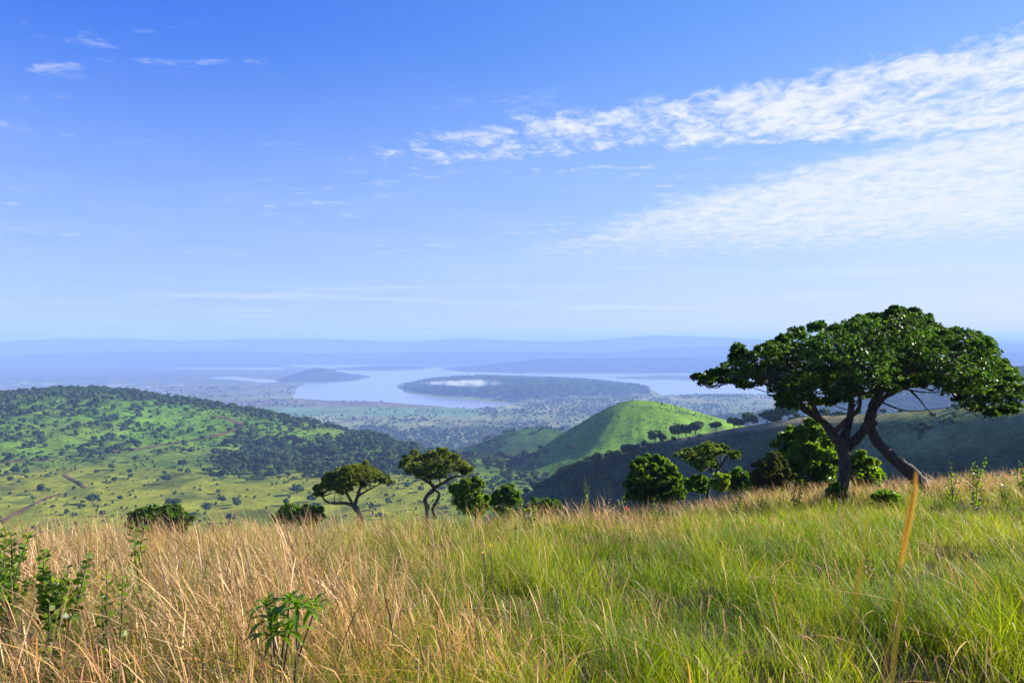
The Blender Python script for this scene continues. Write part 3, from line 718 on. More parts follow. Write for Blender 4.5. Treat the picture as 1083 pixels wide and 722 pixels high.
# trees along the crest of the near ridge
RT = [(632, 489, .9, 0), (646, 485, 1.0, 3), (660, 480, .7, 3), (682, 474, .8, 3), (693, 471, 1.1, 0), (700, 470, 1.0, 3), (718, 464, 1.25, 0), (726, 462, .9, 2), (736, 460, 1.05, 2), (757, 456, .75, 2), (776, 452, .95, 0), (782, 451, .8, 0), (791, 449, .95, 2), (797, 448, .7, 0), (811, 446, .9, 2), (826, 444, 1.3, 0), (834, 444, 1.0, 2), (843, 444, .7, 3)]
RL = ['stunted tree at the low end of the ridge crest', 'broad bush at the low end of the ridge crest', 'small bush by the tan strip of the ridge crest', 'low wide bush on the tan ridge crest below the cone-shaped hill', 'wind-bent tree on the tan ridge crest below the cone-shaped hill', 'bush beside the wind-bent tree on the tan ridge crest', 'rounded dark tree, tallest of those on the middle of the ridge crest', 'slim flat tree beside the tallest tree on the middle of the ridge crest', 'spreading flat tree right of the tallest tree on the middle of the ridge crest', 'tiny umbrella tree alone on the ridge crest right of the spreading flat tree', 'left tree of the dark clump on the upper ridge crest', 'middle tree of the dark clump on the upper ridge crest', 'flat tree ending the dark clump on the upper ridge crest', 'smallest tree of the dark clump on the upper ridge crest', 'lone flat tree on the upper ridge crest between two clumps', 'bulky dark tree on the ridge crest under the long branch of the large tree', 'flat tree behind the bulky dark tree on the upper ridge crest', 'low bush beside the bulky dark tree on the upper ridge crest']
for (uu, vv, s, k), lb in zip(RT, RL):
    cand = [me for kk, me in VAR if kk == k]
    ys_ = np.linspace(300, 520, 400); zz = tz((uu-CU)/FPX*ys_, ys_); y_ = ys_[np.argmax(zz/ys_)]
    x_ = (uu-CU)/FPX*y_; o = link(NM[k], cand[int(r.integers(len(cand)))], None, (x_, y_, float(tz(x_, y_)[0])-.5*s))
    o.rotation_euler = (0, 0, r.uniform(0, 6.28)); o.scale = (s*1.25, s*1.25, s*1.2); tag(o, lb, CT[k])
# bushes on the shaded flank of the ridge
def dens_ridge(u, v, x, y):
    n = fbm(x/22., y/22., 4, 231)
    return np.clip(n-.02, 0, .3)*2.2+.04+.9*sstep(735, 640, u)*sstep(-.08, .12, n)
Xr, Yr, Zr, ur, vr = gather(7000, (-10, 330), (260, 470), dens_ridge, (5,), 3)
Sr = r.uniform(.35, 1.05, len(Xr))*np.where(ur < 700, 1.2, .85)
q_ = np.argsort(-Sr/Yr*r.uniform(.5, 1, len(Xr))); Xr, Yr, Zr, Sr = Xr[q_], Yr[q_], Zr[q_], Sr[q_]
for i in range(min(len(Xr), 260)):
    k = 3 if r.uniform() < .8 else 0; cand = [me for kk, me in VAR if kk == k]
    o = link(NM[k], cand[int(r.integers(len(cand)))], None, (Xr[i], Yr[i], Zr[i]-.25)); o.rotation_euler = (0, 0, r.uniform(0, 6.28)); s = Sr[i]; o.scale = (s, s, s*.85)
    tag(o, 'dark bush on the shaded flank of the ridge' if k == 3 else 'dark tree on the shaded flank of the ridge', CT[k], PL[k]+'on the shaded flank of the ridge')
mass('ridge_scrub', Xr[260:], Yr[260:], Zr[260:]-.2, Sr[260:]*.6, 40, M['leaf_far'], seed=14)
# wooded low hills behind the ridge
X4, Y4, Z4, u4, v4 = gather(9000, (450, 1750), (2150, 2950), lambda u, v, x, y: .75+u*0, (6,), 8)
mass('far_forest', X4, Y4, Z4-1, r.uniform(1.0, 2.2, len(X4)), 16, M['leaf_far'], R=3.2, seed=7)
# trees of the plain
def dens_plain(u, v, x, y):
    n = fbm(x/120., y/330., 4, 241)
    d = np.clip(.22+n*1.6, .02, 1)
    d = d+sstep(449, 458, v+n*10)*1.0*sstep(350, 420, u)*sstep(640, 560, u)
    d = d*(1-.85*sstep(429, 432, v)*sstep(445, 438, v)*sstep(540, 450, u))
    d = d*np.where((v < 431) & (u < 520), .25, 1)
    return d
Xp, Yp, Zp, up, vp = gather(52000, (-2600, 1900), (2150, 5600), dens_plain, (1, 7), 6)
k = TSD is not None
sdp = shore(Xp, Yp); kk = sdp > 2
mass('plain_woodland', Xp[kk], Yp[kk], Zp[kk]-.5, r.uniform(.7, 1.9, kk.sum())*np.where(vp[kk] > 452, 1.1, .85), 11, M['leaf_far'], R=3.0, H=5, seed=8)
# forest on the peninsula
Xq, Yq, Zq, uq, vq = gather(14000, (-900, 1100), (3800, 7200), lambda u, v, x, y: .9+u*0, (7, 8), 10)
kk = Zq > -292
mass('peninsula_forest', Xq[kk], Yq[kk], Zq[kk]-2, r.uniform(1.6, 3.2, kk.sum()), 9, M['leaf_far'], R=3.6, seed=9)

# ------------------------------------------------------------------ dirt track on the broad hill
def track(name, pts, width):
    P = [cast(a, b, 400) for a, b in pts]
    P, _ = catmull(P, np.ones(len(P)), 10)
    T = unit(np.gradient(P[:, :2], axis=0)); n = np.stack([-T[:, 1], T[:, 0]], 1)
    rows = []
    for s in (-1, -.5, 0, .5, 1):
        xy = P[:, :2]+n*s*width/2
        rows.append(np.column_stack([xy, tz(xy[:, 0], xy[:, 1])+.55]))
    V = np.stack(rows, 1).reshape(-1, 3); m_ = len(P)
    ii = np.arange(m_-1)[:, None]*5; j = np.arange(4)[None]
    F = np.stack([ii+j, ii+j+1, ii+6+j, ii+5+j], -1).reshape(-1, 4)
    t = np.ones((len(V), 3))*np.array([.13, .072, .046])
    tag(link(name, make_mesh(name, V, F, M['land'], t, True)), kind='structure')
track('dirt_track', [(222,440),(238,442),(248,446),(254,450),(248,455),(236,459),(220,463),(200,466),(175,470),(155,474),(130,476),(100,479)], 7)
track('dirt_track', [(0,490),(25,487),(50,487),(72,484)], 5)
track('dirt_track', [(68,502),(76,507),(84,511),(91,516)], 3)
track('dirt_track', [(2,553),(14,545),(30,536),(48,528),(66,522)], 4)

# ------------------------------------------------------------------ grass
rg = np.random.default_rng(42)
def dryness(x, y):
    a = x/np.maximum(y, .5)
    n = fbm(x/2.2, y/3.5, 4, 301); n2 = fbm(x/.7, y/1.0, 2, 303)
    d = sstep(.12, -.28, a+n*.55)*.84
    d = d*(1-.72*sstep(6.4, 3.6, y+n*3))*(1-.5*sstep(.10, .26, fbm(x/1.1, y/1.5, 3, 307)))
    d = np.maximum(d, .70*sstep(20, 29, y+n*9)*sstep(.0, .25, a))
    d = np.maximum(d, .52*sstep(13, 19, y+n*5)*sstep(-.1, .05, a)*sstep(.3, .15, a))
    return np.clip(d+n2*.5+n*.3, .03, .97)
def tufts(y0, y1, per_m2, amax=.70, extra=1.0):
    area = amax*(y1*y1-y0*y0)+2*extra*(y1-y0)
    n = int(area*per_m2)
    y = np.sqrt(rg.uniform(y0*y0, y1*y1, n)); hw = amax*y+extra
    return rg.uniform(-1, 1, n)*hw, y
def blade_mesh(x, y, h, lean_dir, lean, w, prof, kink, col):
    """curved blades; prof: widths along the blade (levels); lean in units of height at the tip."""
    n = len(x); L = len(prof); z0 = tz(x, y)-.03
    t = np.linspace(0, 1, L)
    along = lean[:, None]*(t[None]**1.7)*h[:, None]
    up = h[:, None]*(t[None]-.35*np.clip(lean, 0, 2)[:, None]**1.0*t[None]**3*.6-kink[:, None]*np.maximum(t[None]-.7, 0)**2*4)
    cx = x[:, None]+np.cos(lean_dir)[:, None]*along; cy = y[:, None]+np.sin(lean_dir)[:, None]*along; cz = z0[:, None]+up
    yaw = rg.uniform(0, math.pi, n); sx = np.cos(yaw)[:, None]*w[:, None]*np.asarray(prof)[None]/2; sy = np.sin(yaw)[:, None]*w[:, None]*np.asarray(prof)[None]/2
    A = np.stack([cx-sx, cy-sy, cz], -1); B = np.stack([cx+sx, cy+sy, cz], -1)
    V = np.stack([A, B], 2).reshape(n, L*2, 3)
    f = np.array([[2*i, 2*i+1, 2*i+3, 2*i+2] for i in range(L-1)])
    F = (f[None]+(np.arange(n)*L*2)[:, None, None]).reshape(-1, 4)
    T = np.repeat(col, L*2, 0)
    return V.reshape(-1, 3), F, T
class Pile:
    def __init__(s): s.V, s.F, s.T, s.n = [], [], [], 0
    def add(s, V, F, T): s.V.append(V); s.F.append(F+s.n); s.T.append(T); s.n += len(V)
    def obj(s, name, mat):
        return tag(link(name, make_mesh(name, np.vstack(s.V), np.vstack(s.F), mat, np.vstack(s.T), True)), kind='stuff')
green, dry = Pile(), Pile()
WIND = math.pi+.12
BANDS = [(2.1, 4.5, 17, 84, 5, 1.0), (4.5, 8, 14, 56, 5, 1.1), (8, 14, 10, 40, 4, 1.4), (14, 24, 7, 26, 4, 2.0), (24, 44, 4.6, 17, 4, 2.9), (44, 62, 2.2, 10, 4, 4.0)]
for (y0, y1, tp, nb, lev, wf) in BANDS:
    tx, ty = tufts(y0, y1, tp)
    if y0 >= 14: 
        k = (tx > -9-.35*(ty-14)) if y0 < 24 else (tx > -3); tx, ty = tx[k], ty[k]
    D = dryness(tx, ty)
    clump = fbm(tx/1.3, ty/1.6, 3, 311)
    # green blades
    cnt = rg.poisson(nb*np.clip(1.15-D*.80, .12, 1.2)*np.clip(1+clump*2.8, .12, 2.1))
    ix = np.repeat(np.arange(len(tx)), cnt); m_ = len(ix)
    spread = .085+.035*math.sqrt(wf)
    bx_ = tx[ix]+rg.normal(size=m_)*spread; by_ = ty[ix]+rg.normal(size=m_)*spread
    th = np.repeat(rg.uniform(.5, 1.45, len(tx))*(1+clump*1.5), cnt)
    h = th*rg.uniform(.17, .50, m_)*(.82+.45*D[ix])
    ld = np.where(rg.uniform(size=m_) < .5, np.arctan2(by_-ty[ix], bx_-tx[ix]), WIND+rg.normal(size=m_)*1.6)
    ln = np.abs(rg.normal(size=m_))*.30+.25
    hue = np.repeat(rg.uniform(0, 1, len(tx)), cnt)*.6+rg.uniform(0, 1, m_)*.4
    hue = np.clip(hue+fbm(bx_/1.8, by_/2.6, 3, 315)*2.4+fbm(bx_/5., by_/7., 2, 317)*1.2, 0, 1)
    col = np.array([.40, .62, .9])*(1-hue[:, None])+np.array([1.5, 1.30, .75])*hue[:, None]
    yl = rg.uniform(size=m_) < (.07+.35*D[ix]); col[yl] = np.array([2.2, 1.45, 1.5])*rg.uniform(.6, 1.1, (yl.sum(), 1))
    col = col*rg.uniform(.55, 1.4, (m_, 1))
    w = rg.uniform(.0028, .0056, m_)*wf
    prof = [1, .95, .8, .5, .08] if lev == 5 else [1, .9, .6, .1]
    green.add(*blade_mesh(bx_, by_, h, ld, ln, w, prof, np.zeros(m_), col))
    # dry stems with feathery heads
    cnt = rg.poisson(nb*.62*np.clip(D*1.15-.02, .085, 1.1)*np.clip(1+clump*1.2, .4, 1.7))
    ix = np.repeat(np.arange(len(tx)), cnt); m_ = len(ix)
    bx_ = tx[ix]+rg.normal(size=m_)*spread*1.3; by_ = ty[ix]+rg.normal(size=m_)*spread*1.3
    h = np.repeat(rg.uniform(.6, 1.3, len(tx))*(1+clump*.8), cnt)*rg.uniform(.42, .92, m_)*(.70+.28*D[ix])
    ld = WIND+rg.normal(size=m_)*1.35; ln = np.clip(np.abs(rg.normal(size=m_))*.38+.12, 0, 1.4)
    broken = rg.uniform(size=m_) < .13; ln[broken] = rg.uniform(1.2, 2.2, broken.sum())
    hue = rg.uniform(0, 1, m_)[:, None]
    col = np.array([1.28, 1.20, 1.20])*(1-hue)+np.array([.80, .60, .50])*hue
    gold = fbm(bx_/1.6, by_/2.4, 3, 319)[:, None]; col = col*(1+np.clip(gold*2.2, -.6, .5)*np.array([.06, -.08, -.32]))
    og = rg.uniform(size=m_) < .08; col[og] = np.array([1.0, .66, .32])
    gr = rg.uniform(size=m_) < .16; col[gr] = np.array([.42, .50, .28])
    col = col*rg.uniform(.5, 1.25, (m_, 1))
    w = rg.uniform(.0020, .0034, m_)*wf
    prof = [1, .95, .85, .8, 1.1, 3.0, 2.2, .3] if lev == 5 else [1, .9, .9, 1.9, .3]
    dry.add(*blade_mesh(bx_, by_, h, ld, ln, w, prof, np.clip(rg.normal(size=m_)*.25+.2, 0, .8), col))

for (y0, y1, tp, nb, lev, wf) in BANDS[:5]:     # flattened, broken straw lying through the sward
    n_ = int(.70*(y1*y1-y0*y0)*tp*2.2); y = np.sqrt(rg.uniform(y0*y0, y1*y1, n_)); x = rg.uniform(-1, 1, n_)*(.70*y+1)
    k = fbm(x/1.1, y/1.4, 3, 333) > -.02; x, y = x[k], y[k]; n_ = len(x)
    dry.add(*blade_mesh(x, y, rg.uniform(.14, .34, n_), WIND+rg.normal(size=n_)*1.2, rg.uniform(1.0, 2.6, n_), rg.uniform(.002, .0036, n_)*wf, [1, 1, .9, .6, .2], np.zeros(n_), np.array([[1.0, .98, .98]])*rg.uniform(.5, 1.15, (n_, 1))))
green.obj('green_grass', M['grass_green'])
dry.obj('dry_grass', M['grass_dry'])

# ------------------------------------------------------------------ plants standing in the grass
def gz(u, y): return float(tz((u-CU)/FPX*y, y)[0])
def at(u, y): x = (u-CU)/FPX*y; return np.array([x, y, gz(u, y)])
def shoot(name, label, cat, y0, u0, tips, leaf, step, mat, tints, seed, rad=.006, spread=.9, group=None, droop=.15, ltrans=None):
    """upright shoots: each tip (u, v, dy) gives one stem with leaves set along it."""
    r = np.random.default_rng(seed); b = at(u0, y0); root = thing(name, label, cat, tuple(b), group)
    LV, LF, LT, off = [], [], [], 0
    for (u, v, dy, lo) in tips:
        if y0 < 7: v += 9
        tip = px(u, v, y0)+np.array([0, dy, 0])-b
        P = [np.array([r.normal()*.02, r.normal()*.02, -.05]), tip*.5+r.normal(size=3)*.02*np.linalg.norm(tip)+np.array([0, 0, .05*tip[2]]), tip]
        tubes_obj('stem', [(P, [rad*1.4, rad, rad*.4])], M['bark'] if mat != 'brown_dead' else M[mat], root, 5, r, .05)
        C, _ = catmull(P, [1, 1, 1], 30); Ls = np.linalg.norm(np.diff(C, axis=0), axis=1).sum(); n = max(4, int(Ls*(1-lo)/step))
        tt = np.linspace(lo, 1, n); idx = (tt*(len(C)-1)).astype(int)
        base = C[idx]; a = np.arange(n)*2.4+r.uniform(0, 6)
        d = unit(np.stack([np.cos(a), np.sin(a), r.uniform(.1, .8, n)], 1)*np.array([spread, spread, 1]))
        sz = r.uniform(.7, 1.2, n)*(1.15-.5*(tt-lo)/(1-lo+1e-6))
        V, F = leaves(base, d, leaf[0]*sz, leaf[1]*sz, r, .15, droop)
        T = np.repeat(np.asarray(tints)[r.integers(0, len(tints), n)]*r.uniform(.8, 1.2, (n, 1)), 4, 0)
        LV.append(V); LF.append(F+off); LT.append(T); off += len(V)
    link('foliage', make_mesh('foliage', np.vstack(LV), np.vstack(LF), M[mat], np.vstack(LT)), root)
    return root
GL = [(1, 1, 1), (1.25, 1.15, .8), (.75, .85, .9)]
# the rosette plant with long leaves in the dry grass
def rosette(label, y0, u0, heads, seed, L=.16, W=.035):
    r = np.random.default_rng(seed); b = at(u0, y0); root = thing('leafy_plant', label, 'plant', tuple(b))
    LV, LF, LT, off = [], [], [], 0
    for (u, v, dy, n) in heads:
        v += 8
        tip = px(u, v, y0)+np.array([0, dy, 0])-b
        tubes_obj('stem', [([(0, 0, -.05), tip*.5+r.normal(size=3)*.03, tip], [.009, .007, .005])], M['bark'], root, 6, r, .05)
        a = np.arange(n)*2.399+r.uniform(0, 6); el = np.linspace(-.15, 1.25, n)
        d = np.stack([np.cos(a)*np.cos(el), np.sin(a)*np.cos(el), np.sin(el)], 1)
        s = r.uniform(.7, 1.15, n)*np.linspace(1.15, .6, n)
        side = unit(np.cross(d, np.array([0, 0, 1.])+r.normal(size=(n, 3))*.1)); nr_ = np.cross(side, d)
        rows = []
        for t, wd in ((0, .12), (.3, .85), (.6, 1), (.85, .6), (1, .05)):
            c = tip+d*(L*s*t)[:, None]+nr_*(.10*L*math.sin(t*3))-np.array([0, 0, 1])*(.32*L*s*t*t)[:, None]
            e = side*(W*s*wd/2)[:, None]; f_ = np.array([0, 0, 1])*(W*s*wd*.22)[:, None]
            rows += [c-e+f_, c, c+e+f_]
        V = np.stack(rows, 1).reshape(-1, 3)
        f = np.array([[3*i+k, 3*i+k+1, 3*i+k+4, 3*i+k+3] for i in range(4) for k in (0, 1)])
        LV.append(V); LF.append((f[None]+(np.arange(n)*15)[:, None, None]).reshape(-1, 4)+off)
        LT.append(np.repeat(r.uniform(.75, 1.25, n)[:, None]*np.array([[1.25, 1.30, .9]]), 15, 0)); off += len(V)
    link('foliage', make_mesh('foliage', np.vstack(LV), np.vstack(LF), M['leaf_green'], np.vstack(LT), True), root)
rosette('bright green plant with long drooping pointed leaves among the dry grass', 4.6, 303, [(286,648,.0,16),(301,636,.1,16),(317,633,-.05,16),(328,642,.12,14),(295,658,-.1,14),(312,652,-.12,15),(276,640,.1,12)], 61)
shoot('sapling', 'dark leafy sapling with small round leaves at the left edge of the dry grass', 'sapling', 6.5, 2, [(6,552,0,.1),(22,560,.1,.3),(-8,575,.1,.2),(14,590,-.1,.2),(-14,600,0,.2),(26,604,.1,.4),(2,612,-.2,.2),(-4,560,.2,.2),(10,575,.2,.2),(18,600,-.2,.2),(4,598,.1,.2),(-8,586,-.1,.2),(12,625,-.2,.2)], (.070, .050), .012, 'leaf_green', [(.8, .9, .9), (.6, .75, .8), (1.35, 1.3, .7)], 62)
shoot('sapling', 'slender sapling with two leaning leafy shoots near the left edge of the grass', 'sapling', 6.0, 54, [(47,572,0,.35),(88,577,.1,.4),(40,590,.1,.4),(62,596,-.1,.4),(72,590,.0,.5),(52,605,.1,.3),(78,600,-.1,.4)], (.075, .058), .012, 'leaf_green', GL, 63)
shoot('sapling', 'low leafy shoot half sunk in the dry grass below the two leaning shoots', 'sapling', 5.0, 57, [(52,628,0,.3),(64,648,.1,.3),(44,655,.1,.3)], (.07, .05), .02, 'leaf_green', GL, 64)
shoot('sapling', 'thin leafy shoot crossing the dry grass in front of the dark bush clump', 'sapling', 9.0, 146, [(140,553,0,.25),(150,548,.1,.3),(146,575,-.1,.3)], (.10, .07), .03, 'leaf_green', [(.7, .85, .8), (1, 1, .8)], 65)
shoot('sapling', 'small leafy weed in the dry grass left of the long-leaved plant', 'weed', 5.5, 118, [(113,598,0,.3),(122,608,.1,.3),(108,615,0,.3)], (.07, .045), .02, 'leaf_green', GL, 66)
shoot('sapling', 'tall narrow sapling with pale leaves on the crest, taller of the right-hand pair', 'sapling', 29, 1030, [(1047,485,.2,.25),(1030,489,0,.25),(1040,494,.3,.3),(1022,500,-.2,.3)], (.15, .10), .045, 'leaf_green', [(1.2, 1.15, .8), (.9, 1, .8)], 67, rad=.012)
shoot('sapling', 'short pale sapling on the crest, left of the taller narrow sapling', 'sapling', 29, 1006, [(1007,490,.1,.3),(1001,499,0,.3),(1013,500,0,.3)], (.14, .10), .05, 'leaf_green', [(1.2, 1.15, .8), (.9, 1, .8)], 68, rad=.012)
shoot('sapling', 'sapling at the far right end of the grassy crest', 'sapling', 28, 1082, [(1080,489,.1,.25),(1088,484,0,.25),(1074,500,0,.3)], (.15, .10), .05, 'leaf_green', [(.9, 1, .8), (.7, .8, .8)], 69, rad=.012)
shoot('weed', 'yellow-green bushy weed in the grass below the crest saplings', 'weed', 24, 1007, [(1000,512,.1,.3),(1008,509,0,.3),(1016,514,0,.3),(1005,516,.2,.3),(994,518,.2,.3)], (.09, .05), .03, 'leaf_green', [(1.7, 1.4, .6), (1.3, 1.2, .6)], 70, rad=.01)
shoot('weed', 'thin pale shoot standing above the grass edge left of the dense leafy bush', 'weed', 34, 621, [(619,504,0,.3),(623,513,.1,.3)], (.12, .07), .05, 'leaf_green', [(1.4, 1.3, .8), (1, 1, .8)], 71, rad=.010)
shoot('weed', 'sparse brownish shoot standing above the grass edge beside the thin pale shoot', 'weed', 34, 642, [(638,516,0,.4),(645,512,0,.4),(634,520,.1,.3)], (.10, .045), .07, 'leaf_green', [(1.2, .9, .8), (.8, .7, .7)], 72, rad=.010)
for i, (u, v, yv, lb) in enumerate([(660,533,22,'dark leafy weed in the grass below the dense leafy bush'), (693,543,19,'small dark weed in the grass left of the dead brown seed plant'), (778,528,24,'broad-leaved weed in the pale grass below the low dark green bush'), (806,530,26,'small weed at the pale grass edge below the greyish brown-green bush'), (842,519,27,'leafy weed at the pale grass edge left of the upright trunk'), (1062,515,24,'dark leafy weed right of the crest saplings'), (560,540,17,'yellow-flowering weed among the mixed grass in the middle'), (1033,520,22,'leafy weed below the taller narrow sapling')]):
    shoot('weed', lb, 'weed', yv, u, [(u, v-10, 0, .3), (u+7, v-5, .1, .3), (u-7, v-4, -.1, .3), (u+2, v, -.2, .3)], (.11, .06), .035, 'leaf_green', [(.65, .8, .85), (.9, 1, .8)] if i != 6 else [(1.6, 1.3, .7), (.9, 1, .8)], 80+i, rad=.008)
shoot('dried_plant', 'dead brown seed plant standing in the green grass below the large tree', 'dried plant', 9.5, 922, [(917,587,0,.4),(925,592,.05,.4),(921,600,0,.4),(929,604,.05,.5),(915,598,.05,.5)], (.045, .03), .018, 'brown_dead', [(1, 1, 1), (.5, .5, .5), (2.0, 1.9, 1.9)], 91, rad=.005)
# red flower and yellow flowers
def flower(name, label, u, v, y0, size, mat, seed, n=26, stemtop=None):
    r = np.random.default_rng(seed); b = at(u+2, y0); root = thing(name, label, 'flower' if mat != 'brown_dead' else 'seed head', tuple(b))
    tip = px(u, v, y0)-b
    tubes_obj('stem', [([(0, 0, -.05), tip*.5+np.array([.02, 0, 0]), tip], [.006, .005, .004])], M['leaf_green'] if False else M['bark'], root, 5, r, .05)
    D = rand_dirs(n, -.3, r); V, F = leaves(tip+D*size*.15, D, size*r.uniform(.7, 1.1, n), size*.5, r, .2, .05)
    link('petals', make_mesh('petals', V, F, M[mat], np.repeat(r.uniform(.7, 1.2, (n, 1))*np.ones((n, 3)), 4, 0)), root)
flower('red_flower', 'single crimson flower head in the grass below the shaded ridge', 663, 538, 19, .065, 'petal_red', 1)
flower('seed_head', 'dark brown seed head sunk in the grass left of the crimson flower', 544, 559, 15, .045, 'brown_dead', 2)
for i, (u, v, lb) in enumerate([(511, 584, 'small yellow flower on its own at the lower edge of the mixed grass'), (518, 577, 'small yellow flower just above the lowest yellow one'), (557, 540, 'small yellow flower near the young tree')]):
    flower('yellow_flower', lb, u, v, [8.5, 9.2, 17][i], [.022, .022, .05][i], 'petal_yellow', 10+i, 12)
# out-of-focus stalks close to the lens
def near_stalk(label, y0, pts, seed, mat='stalk', tintc=(1, 1, 1)):
    r = np.random.default_rng(seed); top = px(*pts[0][:2], y0)
    b = np.array([px(pts[-1][0], 0, y0)[0]-.10, y0+.15, 0]); b[2] = float(tz(b[0], b[1])[0])-.02
    P = [px(u, v, y0)-b for u, v, w in pts]; Wd = [w for u, v, w in pts]
    P += [P[-1]*.45+np.array([.0, .05, 0]), np.array([0, 0, 0.])]; Wd += [.0001, .0002]
    P, Wd = catmull(P, Wd, 8); T = unit(np.gradient(P, axis=0)); side = unit(np.cross(T, np.array([.25, 1, .1])))
    fwd = np.cross(T, side)
    V = np.stack([P-side*Wd[:, None]/2, P+fwd*Wd[:, None]*.2, P+side*Wd[:, None]/2, P-fwd*Wd[:, None]*.2], 1).reshape(-1, 3); n = len(P)
    ii = np.arange(n-1)[:, None]*4; j = np.arange(4)[None]; jn = (j+1) % 4
    F = np.stack([ii+j, ii+jn, ii+4+jn, ii+4+j], -1).reshape(-1, 4)
    o = link('grass_stalk', make_mesh('grass_stalk', V, F, M[mat], np.ones((len(V), 3))*np.array(tintc), True), None, tuple(b))
    tag(o, label, 'grass stalk')
near_stalk('blurred amber grass stalk close by, crossing the foot of the leaning trunk', .62, [(969,497,.0006),(968,506,.0022),(967,520,.0030),(963,545,.0031),(957,575,.0026),(952,602,.0012),(949,615,.0004)], 1)
near_stalk('fainter blurred yellow grass stalk close by, left of the amber one', .50, [(908,598,.0004),(907,618,.0011),(905,640,.0010),(903,662,.0004)], 2, 'stalk', (.9, 1.1, 1.2))
near_stalk('faint blurred straw stalk close by in the lower grass below the yellow stalk', .52, [(944,690,.0004),(943,710,.0011),(941,730,.0010)], 3, 'stalk', (.8, 1.0, 1.2))

# ------------------------------------------------------------------ low mist on the peninsula
def mist_blob(r):
    import bmesh
    bm = bmesh.new(); bmesh.ops.create_icosphere(bm, subdivisions=4, radius=1)
    V = np.array([v.co[:] for v in bm.verts]); F = np.array([[v.index for v in f.verts] for f in bm.faces]); bm.free()
    return V, F
V, F = mist_blob(rng)
ym = 4480.0
c0 = px(488, 405.0, ym)
n = fbm(V[:, 0]*2.2+5, V[:, 2]*2.2+V[:, 1]*1.5, 4, 401)
# a low lumpy bank: thickest towards its right end, trailing off to the left
xs = V[:, 0]; prof = np.interp(xs, [-1, -.5, 0, .35, .6, 1], [.15, .35, .5, 1.0, .8, .2])
Vm = np.stack([xs*54/FPX*ym*(1+n*.3), V[:, 1]*90*(1+n*.4), V[:, 2]*prof*(1+n*.5)*6.2/FPX*ym], 1)
m, nt, out = new_mat('mist_vapour')
pv = N(nt, 'ShaderNodeVolumePrincipled'); pv.inputs['Color'].default_value = (.97, .98, 1, 1); pv.inputs['Anisotropy'].default_value = .2
tc = N(nt, 'ShaderNodeTexCoord'); no = N(nt, 'ShaderNodeTexNoise'); no.inputs['Scale'].default_value = .016; no.inputs['Detail'].default_value = 4; no.inputs['Roughness'].default_value = .6
nt.links.new(tc.outputs['Object'], no.inputs[0])
mr = N(nt, 'ShaderNodeMapRange'); mr.inputs[1].default_value = .42; mr.inputs[2].default_value = .70; mr.inputs[3].default_value = 0; mr.inputs[4].default_value = .030
nt.links.new(no.outputs[0], mr.inputs[0])
vs_ = N(nt, 'ShaderNodeVectorMath', operation='MULTIPLY'); vs_.inputs[1].default_value = (1/270, 1/85, 1/27); nt.links.new(tc.outputs['Object'], vs_.inputs[0])
ln_ = N(nt, 'ShaderNodeVectorMath', operation='LENGTH'); nt.links.new(vs_.outputs[0], ln_.inputs[0])
fr_ = N(nt, 'ShaderNodeMapRange', interpolation_type='SMOOTHSTEP'); fr_.inputs[1].default_value = .95; fr_.inputs[2].default_value = .2; fr_.inputs[3].default_value = 0; fr_.inputs[4].default_value = 1
nt.links.new(ln_.outputs['Value'], fr_.inputs[0])
mm_ = N(nt, 'ShaderNodeMath', operation='MULTIPLY'); nt.links.new(fr_.outputs[0], mm_.inputs[0]); nt.links.new(mr.outputs[0], mm_.inputs[1]); nt.links.new(mm_.outputs[0], pv.inputs['Density'])
nt.links.new(pv.outputs[0], out.inputs['Volume'])
o = link('mist', make_mesh('mist', Vm, F, m, None, True), None, tuple(c0)); tag(o, 'low white mist lying over the wooded peninsula', 'mist', None, 'stuff')

# ------------------------------------------------------------------ the air
HAZE_DENSITY = 1.08e-4
V = np.array([(x, y, z) for x in (-43000, 43000) for y in (-43000, 43000) for z in (-332, 128)], float)
F = np.array([(0, 1, 3, 2), (4, 6, 7, 5), (0, 4, 5, 1), (2, 3, 7, 6), (0, 2, 6, 4), (1, 5, 7, 3)])
m, nt, out = new_mat('morning_haze')
pv = N(nt, 'ShaderNodeVolumePrincipled'); pv.inputs['Color'].default_value = (.33, .505, 1.0, 1); pv.inputs['Density'].default_value = HAZE_DENSITY; pv.inputs['Anisotropy'].default_value = 0.0
nt.links.new(pv.outputs[0], out.inputs['Volume'])
tag(link('haze', make_mesh('haze', V, F, m)), kind='stuff')

# ------------------------------------------------------------------ sun and sky
SUN_EL, SUN_AZ = math.radians(23), math.radians(70)     # azimuth clockwise from straight ahead
sd_ = Vector((math.sin(SUN_AZ)*math.cos(SUN_EL), math.cos(SUN_AZ)*math.cos(SUN_EL), math.sin(SUN_EL)))
L = bpy.data.lights.new('sun', 'SUN'); L.energy = 5.0; L.angle = math.radians(.53); L.color = (1, .93, .80)
lo = bpy.data.objects.new('sun', L); COL.objects.link(lo); lo.rotation_euler = (-sd_).to_track_quat('-Z', 'Y').to_euler()
w = bpy.data.worlds.new('World'); scene.world = w; w.use_nodes = True
nt = w.node_tree; nt.nodes.clear()
out = nt.nodes.new('ShaderNodeOutputWorld'); bg = nt.nodes.new('ShaderNodeBackground'); bg.inputs['Strength'].default_value = .07
sky = nt.nodes.new('ShaderNodeTexSky'); sky.sky_type = 'NISHITA'; sky.sun_disc = False
sky.sun_elevation = SUN_EL; sky.sun_rotation = SUN_AZ; sky.altitude = 1500; sky.air_density = 1.0; sky.dust_density = .6; sky.ozone_density = 2.5
def val(x):
    return x
def link_in(s, x):
    if isinstance(x, (int, float)): s.default_value = x
    else: nt.links.new(x, s)
